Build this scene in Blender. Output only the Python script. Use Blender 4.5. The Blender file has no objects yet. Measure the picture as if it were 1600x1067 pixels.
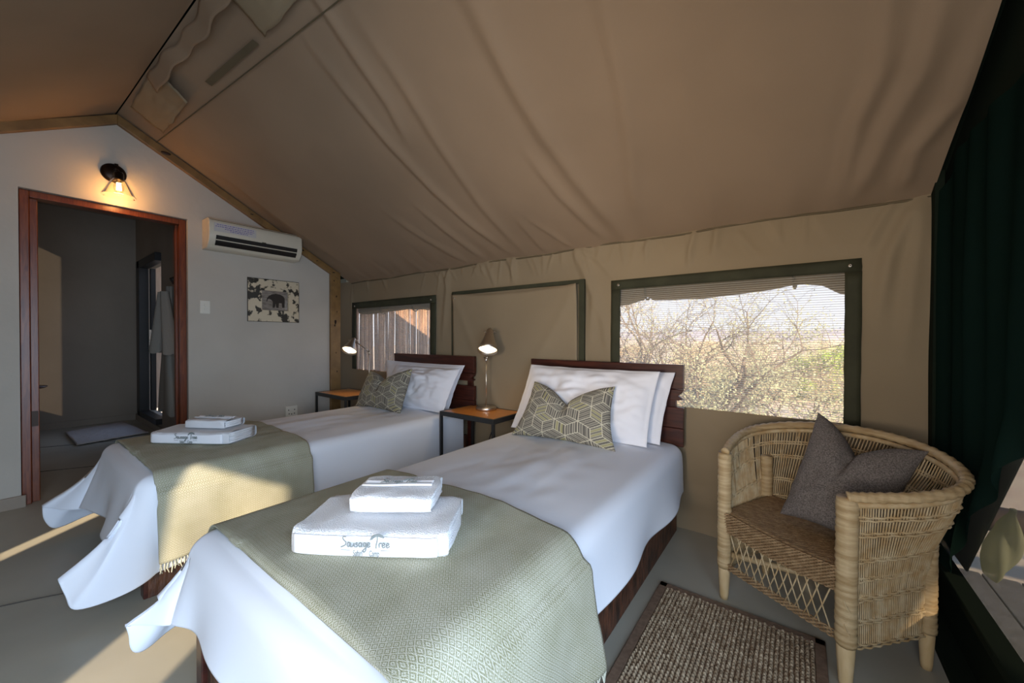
import bpy, bmesh, math, random
import numpy as np
from mathutils import Vector, Matrix, noise
random.seed(7)
SC = bpy.context.scene
COL = SC.collection
PI = math.pi
# ------------------------------------------------------------------ camera
YAW, PITCH, ROLL, FPX, EYE = .6421, .00984, .0019, 599.0, 1.2
cam = bpy.data.cameras.new('camera'); cam.sensor_width = 36; cam.lens = FPX*36/1600; cam.clip_start = .02; cam.clip_end = 400
co = bpy.data.objects.new('camera', cam); COL.objects.link(co)
f = Vector((-math.sin(YAW)*math.cos(PITCH), math.cos(YAW)*math.cos(PITCH), -math.sin(PITCH)))
r = Vector((math.cos(YAW), math.sin(YAW), 0)); u = r.cross(f)
r2 = r*math.cos(ROLL)+u*math.sin(ROLL); u2 = r2.cross(f)
co.matrix_world = Matrix(((r2.x,u2.x,-f.x,0),(r2.y,u2.y,-f.y,0),(r2.z,u2.z,-f.z,EYE),(0,0,0,1)))
SC.camera = co
# ------------------------------------------------------------------ light
SC.view_settings.view_transform = 'Standard'; SC.view_settings.look = 'None'
SC.view_settings.gamma = 1; SC.view_settings.use_curve_mapping = False
SC.view_settings.exposure = 0.26
W = bpy.data.worlds.new('world'); SC.world = W; W.use_nodes = True
nt = W.node_tree; nt.nodes.clear()
wo = nt.nodes.new('ShaderNodeOutputWorld'); bg = nt.nodes.new('ShaderNodeBackground')
tc = nt.nodes.new('ShaderNodeTexCoord'); sx = nt.nodes.new('ShaderNodeSeparateXYZ'); rp = nt.nodes.new('ShaderNodeValToRGB')
nt.links.new(tc.outputs['Generated'], sx.inputs[0]); nt.links.new(sx.outputs['Z'], rp.inputs[0])
rp.color_ramp.elements[0].position = 0; rp.color_ramp.elements[0].color = (.86,.87,.92,1)
rp.color_ramp.elements[1].position = .6; rp.color_ramp.elements[1].color = (.32,.50,.85,1)
nt.links.new(rp.outputs[0], bg.inputs[0]); bg.inputs[1].default_value = 1.25
nt.links.new(bg.outputs[0], wo.inputs[0])
SUN = bpy.data.lights.new('sun', 'SUN'); SUN.energy = 9.5; SUN.angle = math.radians(.8); SUN.color = (1,.80,.56)
so = bpy.data.objects.new('sun', SUN); COL.objects.link(so)
so.rotation_euler = Vector((-.87,1,-.56)).to_track_quat('-Z','Y').to_euler()
def area(name, loc, target, sx_, sy_, power, col, spread=PI):
    l = bpy.data.lights.new(name,'AREA'); l.shape='RECTANGLE'; l.size=sx_; l.size_y=sy_; l.energy=power; l.color=col; l.spread=spread
    o = bpy.data.objects.new(name,l); COL.objects.link(o); o.location=loc
    o.rotation_euler = (Vector(target)-Vector(loc)).to_track_quat('-Z','Z').to_euler(); return o
# area lamps behind the camera: entrance daylight, then two added front fills
area('entrance_daylight', (.62,-.30,1.0), (-1,.0,.55), 1.7, 1.3, 38, (.60,.78,1), 2.3)
area('front_wall_fill', (-2.2,-1.62,1.25), (-2.2,0,.9), 2.6, .8, 10, (1,.88,.74), 2.4)  # added warm ambient fill
area('chair_fill', (.0,-1.38,1.15), (.05,2.0,.5), 1.0, 1.1, 15, (.93,.95,1), 2.2)  # added fill for the chair, no door stands here
# added warm fill for the ceiling glow, standing in for ground bounce
area('ceiling_glow_fill', (-.75,-1.60,1.0), (-1.15,2.3,1.72), .8, .5, 26, (1,.80,.58), 1.0)
# ------------------------------------------------------------------ helpers
def mesh(name, V, F, mat=None, parent=None, smooth=False, uv=None, col=None, link=True):
    me = bpy.data.meshes.new(name); me.from_pydata([tuple(v) for v in V], [], [tuple(x) for x in F]); me.validate()
    if uv is not None:
        l = me.uv_layers.new(name='UVMap'); vi = np.zeros(len(me.loops), dtype=np.int32); me.loops.foreach_get('vertex_index', vi)
        l.data.foreach_set('uv', np.array(uv, dtype=np.float32)[vi].ravel())
    if col is not None:
        a = me.color_attributes.new('pattern','FLOAT_COLOR','POINT'); a.data.foreach_set('color', np.array(col, dtype=np.float32).ravel())
    if smooth: me.polygons.foreach_set('use_smooth', [True]*len(me.polygons))
    if mat: me.materials.append(mat)
    me.update()
    o = bpy.data.objects.new(name, me); COL.objects.link(o)
    if parent: o.parent = parent
    return o
def tag(o, label=None, cat=None, group=None, kind=None):
    if label: o['label']=label
    if cat: o['category']=cat
    if group: o['group']=group
    if kind: o['kind']=kind
    return o
def thing(name, label, cat, loc=(0,0,0), rz=0, group=None, kind=None):
    o = bpy.data.objects.new(name, None); COL.objects.link(o); o.location=loc; o.rotation_euler=(0,0,rz); o.empty_display_size=.05
    return tag(o,label,cat,group,kind)
def copy_tree(o, parent=None):
    c = o.copy(); COL.objects.link(c)
    if parent: c.parent = parent
    for ch in list(o.children): copy_tree(ch, c)
    return c
def bevel(o, w, seg=2, ang=.6):
    m = o.modifiers.new('bevel','BEVEL'); m.width=w; m.segments=seg; m.limit_method='ANGLE'; m.angle_limit=ang; return o
def solid(o, t, off=0):
    m = o.modifiers.new('solid','SOLIDIFY'); m.thickness=t; m.offset=off; return o
class MB:
    def __init__(s): s.V=[]; s.F=[]
    def box(s, a, b, M=None):
        x0,y0,z0=a; x1,y1,z1=b; n=len(s.V)
        P=[(x0,y0,z0),(x1,y0,z0),(x1,y1,z0),(x0,y1,z0),(x0,y0,z1),(x1,y0,z1),(x1,y1,z1),(x0,y1,z1)]
        if M: P=[tuple(M@Vector(p)) for p in P]
        s.V+=P; s.F+=[tuple(n+i for i in q) for q in ((0,3,2,1),(4,5,6,7),(0,1,5,4),(1,2,6,5),(2,3,7,6),(3,0,4,7))]; return s
    def tube(s, pts, rad, n=8, cap=True, closed=False):
        pts=[Vector(p) for p in pts]; m=len(pts); b=len(s.V); up=None
        for i,p in enumerate(pts):
            if closed: t=pts[(i+1)%m]-pts[i-1]
            else: t=pts[min(i+1,m-1)]-pts[max(i-1,0)]
            if t.length<1e-9: t=Vector((0,0,1))
            t.normalize()
            if up is None:
                up=Vector((0,0,1)) if abs(t.z)<.9 else Vector((1,0,0))
            a=(up-t*up.dot(t))
            if a.length<1e-6: a=t.orthogonal()
            a.normalize(); up=a; c=t.cross(a)
            R=rad[i] if isinstance(rad,(list,tuple)) else rad
            for k in range(n):
                w=2*PI*k/n; s.V.append(tuple(p+a*(R*math.cos(w))+c*(R*math.sin(w))))
        for i in range(m if closed else m-1):
            i2=(i+1)%m
            for k in range(n):
                k2=(k+1)%n; s.F.append((b+i*n+k,b+i*n+k2,b+i2*n+k2,b+i2*n+k))
        if cap and not closed:
            s.F.append(tuple(b+k for k in range(n))[::-1]); s.F.append(tuple(b+(m-1)*n+k for k in range(n)))
        return s
    def lathe(s, prof, n=32, M=None):   # prof: (r,z) list
        b=len(s.V); m=len(prof)
        for (R,z) in prof:
            for k in range(n):
                w=2*PI*k/n; v=Vector((R*math.cos(w),R*math.sin(w),z)); s.V.append(tuple(M@v) if M else tuple(v))
        for i in range(m-1):
            for k in range(n):
                k2=(k+1)%n; s.F.append((b+i*n+k,b+i*n+k2,b+(i+1)*n+k2,b+(i+1)*n+k))
        return s
    def poly(s, pts, thick, M=None):     # flat polygon in xy extruded in z
        n=len(pts); b=len(s.V)
        for z in (0,thick):
            for (x,y) in pts:
                v=Vector((x,y,z)); s.V.append(tuple(M@v) if M else tuple(v))
        s.F.append(tuple(b+i for i in range(n))[::-1]); s.F.append(tuple(b+n+i for i in range(n)))
        for i in range(n):
            j=(i+1)%n; s.F.append((b+i,b+j,b+n+j,b+n+i))
        return s
    def build(s, name, mat, parent=None, smooth=False, bev=0, seg=2):
        o=mesh(name,s.V,s.F,mat,parent,smooth)
        if bev: bevel(o,bev,seg)
        return o
def grid(name, fn, nu, nv, mat, parent=None, uvf=None, colf=None, smooth=True, flip=False, skip=None):
    V=[];UV=[];C=[];F=[]
    for j in range(nv+1):
        for i in range(nu+1):
            a,b=i/nu,j/nv; V.append(fn(a,b))
            if uvf: UV.append(uvf(a,b))
            if colf: C.append(colf(a,b))
    for j in range(nv):
        for i in range(nu):
            if skip and skip((i+.5)/nu,(j+.5)/nv): continue
            q=(j*(nu+1)+i, j*(nu+1)+i+1, (j+1)*(nu+1)+i+1, (j+1)*(nu+1)+i)
            F.append(q[::-1] if flip else q)
    return mesh(name,V,F,mat,parent,smooth,UV or None,C or None)
def lerp(a,b,t): return a+(b-a)*t
def sm(a,b,x):
    t=max(0,min(1,(x-a)/(b-a))); return t*t*(3-2*t)
def nz(x,y,z=0): return noise.noise(Vector((x,y,z)))
# ------------------------------------------------------------------ materials
def mat(name, col, rough=.6, metal=0, var=0, scale=5, bump=0, bscale=60, spec=.5, col2=None, coord='Object', stretch=None, detail=4, trans=0):
    m=bpy.data.materials.new(name); m.use_nodes=True; n=m.node_tree; P=n.nodes['Principled BSDF']
    P.inputs['Base Color'].default_value=(*col,1); P.inputs['Roughness'].default_value=rough; P.inputs['Metallic'].default_value=metal
    P.inputs['Specular IOR Level'].default_value=spec
    tcn=n.nodes.new('ShaderNodeTexCoord'); mp=n.nodes.new('ShaderNodeMapping'); n.links.new(tcn.outputs[coord],mp.inputs[0])
    if stretch: mp.inputs['Scale'].default_value=stretch
    if var or col2:
        t=n.nodes.new('ShaderNodeTexNoise'); t.inputs['Scale'].default_value=scale; t.inputs['Detail'].default_value=detail
        n.links.new(mp.outputs[0],t.inputs['Vector'])
        rr=n.nodes.new('ShaderNodeValToRGB'); rr.color_ramp.elements[0].position=.35; rr.color_ramp.elements[1].position=.65
        c2=col2 if col2 else tuple(min(1,c*(1+var)) for c in col)
        c1=col if col2 else tuple(c*(1-var) for c in col)
        rr.color_ramp.elements[0].color=(*c1,1); rr.color_ramp.elements[1].color=(*c2,1)
        n.links.new(t.outputs['Fac'],rr.inputs[0]); n.links.new(rr.outputs[0],P.inputs['Base Color'])
    if bump:
        t2=n.nodes.new('ShaderNodeTexNoise'); t2.inputs['Scale'].default_value=bscale; t2.inputs['Detail'].default_value=3
        n.links.new(mp.outputs[0],t2.inputs['Vector'])
        b=n.nodes.new('ShaderNodeBump'); b.inputs['Strength'].default_value=bump; b.inputs['Distance'].default_value=.01
        n.links.new(t2.outputs['Fac'],b.inputs['Height']); n.links.new(b.outputs[0],P.inputs['Normal'])
    return m
def emit(name,col,s):
    m=bpy.data.materials.new(name); m.use_nodes=True; n=m.node_tree; n.nodes.clear()
    o=n.nodes.new('ShaderNodeOutputMaterial'); e=n.nodes.new('ShaderNodeEmission'); e.inputs[0].default_value=(*col,1); e.inputs[1].default_value=s
    n.links.new(e.outputs[0],o.inputs[0]); return m
def netting(name,col,opacity,period=0,duty=.4,trans=False,axis='Z'):
    """woven screen: threads with see-through gaps, optional denser rows"""
    m=bpy.data.materials.new(name); m.use_nodes=True; n=m.node_tree; n.nodes.clear()
    o=n.nodes.new('ShaderNodeOutputMaterial'); mx=n.nodes.new('ShaderNodeMixShader'); t=n.nodes.new('ShaderNodeBsdfTransparent')
    d=n.nodes.new('ShaderNodeBsdfDiffuse'); d.inputs[0].default_value=(*col,1)
    s=d.outputs[0]
    if trans:
        tr=n.nodes.new('ShaderNodeBsdfTranslucent'); tr.inputs[0].default_value=(*col,1); ad=n.nodes.new('ShaderNodeMixShader'); ad.inputs[0].default_value=.5
        n.links.new(d.outputs[0],ad.inputs[1]); n.links.new(tr.outputs[0],ad.inputs[2]); s=ad.outputs[0]
    mx.inputs[0].default_value=opacity
    if period:
        tcn=n.nodes.new('ShaderNodeTexCoord'); sp=n.nodes.new('ShaderNodeSeparateXYZ'); n.links.new(tcn.outputs['Object'],sp.inputs[0])
        a=n.nodes.new('ShaderNodeMath'); a.operation='DIVIDE'; a.inputs[1].default_value=period; n.links.new(sp.outputs[axis],a.inputs[0])
        b=n.nodes.new('ShaderNodeMath'); b.operation='FRACT'; n.links.new(a.outputs[0],b.inputs[0])
        c=n.nodes.new('ShaderNodeMath'); c.operation='LESS_THAN'; c.inputs[1].default_value=duty; n.links.new(b.outputs[0],c.inputs[0])
        e=n.nodes.new('ShaderNodeMath'); e.operation='MULTIPLY_ADD'; e.inputs[1].default_value=.30; e.inputs[2].default_value=opacity-.12; n.links.new(c.outputs[0],e.inputs[0])
        n.links.new(e.outputs[0],mx.inputs[0])
    n.links.new(t.outputs[0],mx.inputs[1]); n.links.new(s,mx.inputs[2]); n.links.new(mx.outputs[0],o.inputs[0]); return m
def attr_mat(name,rough=.85,bump=.2,bscale=400):
    m=bpy.data.materials.new(name); m.use_nodes=True; n=m.node_tree; P=n.nodes['Principled BSDF']; P.inputs['Roughness'].default_value=rough
    P.inputs['Specular IOR Level'].default_value=.2
    a=n.nodes.new('ShaderNodeAttribute'); a.attribute_name='pattern'; n.links.new(a.outputs['Color'],P.inputs['Base Color'])
    t=n.nodes.new('ShaderNodeTexNoise'); t.inputs['Scale'].default_value=bscale; b=n.nodes.new('ShaderNodeBump'); b.inputs['Strength'].default_value=bump; b.inputs['Distance'].default_value=.003
    tcn=n.nodes.new('ShaderNodeTexCoord'); n.links.new(tcn.outputs['Object'],t.inputs['Vector'])
    n.links.new(t.outputs['Fac'],b.inputs['Height']); n.links.new(b.outputs[0],P.inputs['Normal']); return m
def throw_mat():
    m=bpy.data.materials.new('throw_weave'); m.use_nodes=True; n=m.node_tree; P=n.nodes['Principled BSDF']; P.inputs['Roughness'].default_value=.9; P.inputs['Specular IOR Level'].default_value=.15
    L=n.links.new
    def M(op,a,b=None,c=None):
        x=n.nodes.new('ShaderNodeMath'); x.operation=op
        for i,v in enumerate((a,b,c)):
            if v is None: continue
            if isinstance(v,(int,float)): x.inputs[i].default_value=v
            else: L(v,x.inputs[i])
        return x.outputs[0]
    uvn=n.nodes.new('ShaderNodeUVMap'); sp=n.nodes.new('ShaderNodeSeparateXYZ'); L(uvn.outputs[0],sp.inputs[0])
    P_=.021
    dx=M('ABSOLUTE',M('SUBTRACT',M('FRACT',M('DIVIDE',sp.outputs[0],P_)),.5))
    dy=M('ABSOLUTE',M('SUBTRACT',M('FRACT',M('DIVIDE',sp.outputs[1],P_)),.5))
    d=M('ADD',dx,dy)                                   # nested diamonds
    ring=M('FRACT',M('MULTIPLY',d,3.0))
    line=M('LESS_THAN',M('ABSOLUTE',M('SUBTRACT',ring,.5)),.22)
    # thread-level mottling
    t=n.nodes.new('ShaderNodeTexNoise'); t.inputs['Scale'].default_value=420; t.inputs['Detail'].default_value=2; L(uvn.outputs[0],t.inputs['Vector'])
    t2=n.nodes.new('ShaderNodeTexNoise'); t2.inputs['Scale'].default_value=9; L(uvn.outputs[0],t2.inputs['Vector'])
    fac=M('ADD',M('MULTIPLY',line,.55),M('MULTIPLY_ADD',M('SUBTRACT',t.outputs['Fac'],.5),1.5,.22)); 
    fac=M('ADD',fac,M('MULTIPLY',M('SUBTRACT',t2.outputs['Fac'],.5),.5))
    rr=n.nodes.new('ShaderNodeValToRGB'); rr.color_ramp.elements[0].color=(.225,.22,.12,1); rr.color_ramp.elements[1].color=(.60,.59,.50,1)
    L(fac,rr.inputs[0]); L(rr.outputs[0],P.inputs['Base Color'])
    b=n.nodes.new('ShaderNodeBump'); b.inputs['Strength'].default_value=.5; b.inputs['Distance'].default_value=.003; L(fac,b.inputs['Height']); L(b.outputs[0],P.inputs['Normal'])
    return m
def wood(name,c1,c2,rough=.45,scale=(1,1,1),ws=6,dist=5):
    m=bpy.data.materials.new(name); m.use_nodes=True; n=m.node_tree; P=n.nodes['Principled BSDF']; P.inputs['Roughness'].default_value=rough
    tcn=n.nodes.new('ShaderNodeTexCoord'); mp=n.nodes.new('ShaderNodeMapping'); mp.inputs['Scale'].default_value=scale
    t=n.nodes.new('ShaderNodeTexNoise'); t.inputs['Scale'].default_value=ws; t.inputs['Detail'].default_value=6; t.inputs['Distortion'].default_value=dist*.2
    rr=n.nodes.new('ShaderNodeValToRGB'); rr.color_ramp.elements[0].position=.3; rr.color_ramp.elements[1].position=.7
    rr.color_ramp.elements[0].color=(*c1,1); rr.color_ramp.elements[1].color=(*c2,1)
    n.links.new(tcn.outputs['Object'],mp.inputs[0]); n.links.new(mp.outputs[0],t.inputs['Vector']); n.links.new(t.outputs['Fac'],rr.inputs[0]); n.links.new(rr.outputs[0],P.inputs['Base Color'])
    return m
M_plaster=mat('plaster',(.50,.46,.40),.85,var=.06,scale=1.5,bump=.35,bscale=9,spec=.2)
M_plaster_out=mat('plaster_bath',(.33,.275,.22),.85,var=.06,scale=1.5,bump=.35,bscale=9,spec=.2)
M_floor=mat('screed_floor',(.36,.34,.28),.42,var=.14,scale=1.6,bump=.05,bscale=6,spec=.4,col2=(.44,.42,.35))
M_joint=mat('floor_joint',(.07,.06,.05),.8)
M_canvas=mat('canvas_lining',(.31,.22,.145),.75,var=.05,scale=2,bump=.12,bscale=350,spec=.25)
M_canvasW=mat('canvas_wall',(.285,.22,.14),.8,var=.05,scale=2,bump=.12,bscale=350,spec=.2)
M_canvas_dark=mat('canvas_trim',(.135,.105,.062),.8,var=.1,scale=3,bump=.1,bscale=300,spec=.2)
M_green=mat('green_binding',(.048,.048,.028),.75,var=.15,scale=8,bump=.1,bscale=300,spec=.2)
M_darkcanvas=mat('dark_green_canvas',(.012,.018,.012),.9,spec=.05)
M_screen=netting('window_screen',(.72,.68,.60),.24,period=.0125,duty=.4,trans=True)
M_screenR=netting('end_screen',(.20,.20,.17),.55)
M_shade=netting('shade_net',(.014,.034,.027),.95,trans=True)
M_bathscreen=netting('bath_sun_gauze',(.4,.4,.38),.72)
M_rafter=wood('pine',(.17,.09,.028),(.27,.15,.05),.5,(1,1,1),7)
M_knot=mat('pine_knot',(.035,.014,.006),.6)
M_frame=wood('red_meranti',(.10,.018,.006),(.22,.055,.014),.35,(14,14,1.2),5)
M_head=wood('headboard_wood',(.030,.008,.006),(.085,.022,.013),.3,(1.2,10,12),3)
M_bedbase=mat('bed_base_bark',(.035,.014,.007),.5,scale=24,bump=1,bscale=60,col2=(.15,.055,.027),stretch=(1,1,.35),detail=8)
M_white=mat('white_cotton',(.80,.83,.90),.75,bump=.05,bscale=30,spec=.2)
M_white2=mat('pillow_cotton',(.86,.85,.89),.75,bump=.06,bscale=26,spec=.2)
M_towel=mat('towel_terry',(.86,.87,.90),.95,bump=.8,bscale=260,spec=.05)
M_band=mat('towel_band',(.85,.86,.90),.7,bump=.1,bscale=300,spec=.1)
M_ink=mat('logo_ink',(.20,.23,.23),.8)
M_throw=throw_mat()
M_cush=attr_mat('patterned_cushion')
M_grey=mat('grey_linen',(.20,.175,.16),.95,var=.35,scale=220,bump=.6,bscale=380,spec=.1,detail=2)
M_black=mat('black_steel',(.018,.018,.018),.45)
M_top=wood('table_top',(.42,.155,.032),(.55,.23,.055),.28,(2,14,1),4)
M_nickel=mat('brushed_nickel',(.60,.53,.45),.33,1,bump=.1,bscale=200)
M_shadein=mat('lamp_inner',(.9,.85,.7),.5)
M_bulb=emit('lamp_bulb',(1,.80,.52),5)
M_fil=emit('filament',(1,.50,.12),60)
M_cane=mat('cane',(.46,.31,.15),.55,scale=26,bump=.2,bscale=80,col2=(.58,.46,.28),spec=.3)
M_caned=mat('cane_wrap',(.38,.255,.12),.5,scale=9,bump=.25,bscale=50,col2=(.55,.41,.23),stretch=(1,1,9),spec=.35)
M_seat=mat('cane_seat',(.22,.13,.06),.6,scale=40,bump=.3,bscale=120,col2=(.36,.235,.12),spec=.3)
M_leg=wood('chair_leg_wood',(.52,.36,.17),(.66,.50,.29),.5,(12,12,2),3)
M_rug=mat('jute',(.25,.175,.11),.95,scale=45,bump=.6,bscale=150,col2=(.50,.40,.28),spec=.1)
M_rugb=mat('jute_binding',(.20,.135,.095),.9,var=.15,scale=60,bump=.3,bscale=300,spec=.1)
M_plastic=mat('aircon_plastic',(.66,.60,.48),.35,var=.02,scale=3)
M_blk=mat('black_plastic',(.008,.008,.008),.4)
M_socket=mat('switch_plastic',(.72,.70,.62),.4)
M_paper=mat('notice_paper',(.56,.52,.50),.8)
M_purple=mat('notice_ink',(.20,.16,.36),.8)
M_bronze=mat('dark_bronze',(.022,.014,.010),.35,.8)
M_robe=mat('robe_cotton',(.30,.285,.25),.9,bump=.2,bscale=90,spec=.1)
M_mat=mat('bath_mat',(.52,.46,.43),.95,bump=.5,bscale=90,spec=.05)
M_bone=mat('dark_frame',(.012,.010,.009),.4)
M_pale=wood('pale_door_wood',(.36,.28,.21),(.45,.36,.28),.6,(10,10,1),3)
M_wall_out=mat('ext_plaster',(.32,.33,.27),.9)
M_deck=mat('deck_plank',(.16,.155,.15),.8,var=.2,scale=20,stretch=(1,1,1),bump=.3,bscale=60)
M_ground=mat('dry_ground',(.66,.50,.38),.95,scale=1.6,bump=.5,bscale=20,col2=(.80,.68,.50),spec=.05,detail=8)
M_bark=mat('bark',(.20,.155,.12),.9,var=.3,scale=20)
M_twig=mat('dry_twigs',(.50,.41,.33),.9,var=.3,scale=8)
M_leafd=mat('dry_leaves',(.76,.62,.42),.9,var=.35,scale=6)
M_leafg=mat('grey_green_leaves',(.36,.38,.24),.9,var=.35,scale=6)
M_leafy=mat('fresh_green_leaves',(.38,.50,.10),.8,var=.35,scale=6)
M_hill=mat('far_hills',(.48,.44,.46),1,var=.1,scale=.05)
M_log=mat('log_rail',(.14,.10,.09),.8,var=.3,scale=10,stretch=(.5,1,1))
M_cord=mat('cord',(.01,.01,.01),.5)
def glass():
    m=bpy.data.materials.new('clear_glass'); m.use_nodes=True; n=m.node_tree; n.nodes.clear()
    o=n.nodes.new('ShaderNodeOutputMaterial'); mx=n.nodes.new('ShaderNodeMixShader'); t=n.nodes.new('ShaderNodeBsdfTransparent'); g=n.nodes.new('ShaderNodeBsdfGlossy')
    g.inputs['Roughness'].default_value=.03; lw=n.nodes.new('ShaderNodeLayerWeight'); lw.inputs[0].default_value=.35
    n.links.new(lw.outputs['Fresnel'],mx.inputs[0]); lw.inputs[0].default_value=.12; t.inputs[0].default_value=(.985,.98,.97,1)
    n.links.new(t.outputs[0],mx.inputs[1]); n.links.new(g.outputs[0],mx.inputs[2]); n.links.new(mx.outputs[0],o.inputs[0]); return m
M_glass=glass()
# ------------------------------------------------------------------ setting
XL, XR, YW, YF = -4.373, .485, 2.585, -1.45      # end wall, entrance end, window wall, front wall
YR, ZR, ZE, SL = .572, 2.975, 1.862, .553        # ridge, eave heights, slope
fl=MB(); fl.box((XL-.15,YF,-.12),(.44,2.62,0)); fl.box((-7.9,YF,-.12),(XL-.15,2.62,0))
tag(fl.build('floor',M_floor),'polished grey green concrete screed floor of the tent','floor',kind='structure')
jt=MB()
for a,b in (((-5.6,-.2),(-4.9,1.2)),((-6.6,.2),(-6.1,1.2)),((-3.2,-.7),(-2.65,.35))):
    d=Vector((b[0]-a[0],b[1]-a[1],0)).normalized(); pts=[]
    for k in range(9): t=k/8; pts.append((lerp(a[0],b[0],t)+.02*nz(t*5,a[0]),lerp(a[1],b[1],t),.0))
    jt.tube(pts,.004,4)
jo=jt.build('floor_crack',M_joint,bpy.data.objects['floor']); jo['kind']='stuff'
# end wall with doorway: profile in (y,z)
def roofz(y): return ZR-SL*abs(y-YR)
DY0,DY1,DZ=.085,1.012,2.25
def extr(mb, prof, x0, x1):      # polygon in (y,z) extruded along x
    n=len(prof); b=len(mb.V)
    for x in (x0,x1):
        for (y,z) in prof: mb.V.append((x,y,z))
    mb.F.append(tuple(b+i for i in range(n))); mb.F.append(tuple(b+n+i for i in range(n))[::-1])
    for i in range(n):
        j=(i+1)%n; mb.F.append((b+i,b+n+i,b+n+j,b+j))
wl=MB()
extr(wl,[(YF,0),(DY0,0),(DY0,roofz(DY0)),(YF,roofz(YF))],XL-.15,XL)
extr(wl,[(DY0,DZ),(DY1,DZ),(DY1,roofz(DY1)),(YR,ZR),(DY0,roofz(DY0))],XL-.15,XL)
extr(wl,[(DY1,0),(2.33,0),(2.33,roofz(2.33)),(DY1,roofz(DY1))],XL-.15,XL)
tag(wl.build('wall_left',M_plaster),'plastered cream gable end wall around the doorway','wall',kind='structure')
bb=MB(); bb.box((XL,YF,0),(XL+.018,DY0+.02,.085)); bb.box((XL,DY1,0),(XL+.018,2.30,.085))
tag(bb.build('baseboard_left',M_plaster_out,bev=.004),'low painted skirting along the foot of the gable wall','skirting',kind='structure')
# door frame
df=thing('door_1','reddish brown wooden frame lining the open doorway to the bathroom','door frame',kind='structure')
def jamb(y0,y1,z0,z1,step):
    m=MB(); m.box((XL-.13,y0,z0),(XL-.03,y1,z1)); return m
m=MB(); m.box((XL-.14,DY0+.003,0),(XL-.035,DY0+.048,DZ-.003)); m.box((XL-.14,DY0+.048,0),(XL-.075,DY0+.088,DZ-.05)); m.build('jamb',M_frame,df,bev=.004)
m=MB(); m.box((XL-.14,DY1-.05,0),(XL-.035,DY1-.003,DZ-.003)); m.box((XL-.14,DY1-.068,0),(XL-.09,DY1-.05,DZ-.05)); m.build('jamb',M_frame,df,bev=.004)
m=MB(); m.box((XL-.14,DY0+.048,DZ-.05),(XL-.035,DY1-.05,DZ-.003)); m.build('door_head',M_frame,df,bev=.004)
m=MB(); m.box((XL-.078,DY0+.05,.55),(XL-.07,DY0+.082,.66)); m.build('strike_plate',M_bronze,df)
# bathroom shell beyond the doorway
bx=-7.75
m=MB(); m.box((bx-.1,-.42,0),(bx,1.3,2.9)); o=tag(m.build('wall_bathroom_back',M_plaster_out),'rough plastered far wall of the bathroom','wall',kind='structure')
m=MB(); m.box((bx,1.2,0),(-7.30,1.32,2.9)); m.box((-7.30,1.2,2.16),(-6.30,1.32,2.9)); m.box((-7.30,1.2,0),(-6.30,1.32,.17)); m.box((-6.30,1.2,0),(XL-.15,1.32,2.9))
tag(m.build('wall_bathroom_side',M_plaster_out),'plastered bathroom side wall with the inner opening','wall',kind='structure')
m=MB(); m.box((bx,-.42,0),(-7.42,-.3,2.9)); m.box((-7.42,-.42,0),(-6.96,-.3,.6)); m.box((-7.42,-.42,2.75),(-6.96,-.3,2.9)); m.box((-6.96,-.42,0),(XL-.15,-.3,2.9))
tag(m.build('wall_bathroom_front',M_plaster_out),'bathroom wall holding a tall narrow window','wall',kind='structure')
m=MB(); m.box((-7.42,-.37,.6),(-6.96,-.368,2.75)); tag(m.build('window_4',M_bathscreen),'gauze added over the tall bathroom window to dim the sun','window',kind='structure')  # gauze put in to weaken the sun patch on the back wall
m=MB(); m.box((bx-1.1,-.42,2.9),(XL-.15,2.1,2.98)); tag(m.build('ceiling_bathroom',M_plaster_out),'plain bathroom ceiling','ceiling',kind='structure')  # extended past the walls to shade the passage beyond
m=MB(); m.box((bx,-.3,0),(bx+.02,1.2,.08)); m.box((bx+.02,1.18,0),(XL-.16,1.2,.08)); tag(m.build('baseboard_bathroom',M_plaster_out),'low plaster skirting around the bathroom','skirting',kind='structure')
m=MB(); m.box((-8.75,1.1,0),(-8.7,3.0,2.5)); tag(m.build('wall_passage',M_pale),'pale boarded wall beyond the inner bathroom opening','wall',kind='structure')
d2=thing('door_2','dark framed inner opening in the bathroom side wall with a pale wall beyond','doorway',kind='structure')
m=MB(); m.box((-7.36,1.14,.12),(-7.20,1.24,2.24)); m.box((-7.30,1.14,2.14),(-6.30,1.24,2.24)); m.box((-7.30,1.14,.12),(-6.30,1.24,.19)); m.build('frame',M_bone,d2,bev=.004)

m=MB(); m.box((-7.2,1.25,.19),(-7.12,1.30,2.14)); m.build('sash',M_bone,d2)
m=MB(); m.box((-7.14,1.225,1.02),(-7.10,1.25,1.30),None); m.build('handle',M_nickel,d2)
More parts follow.
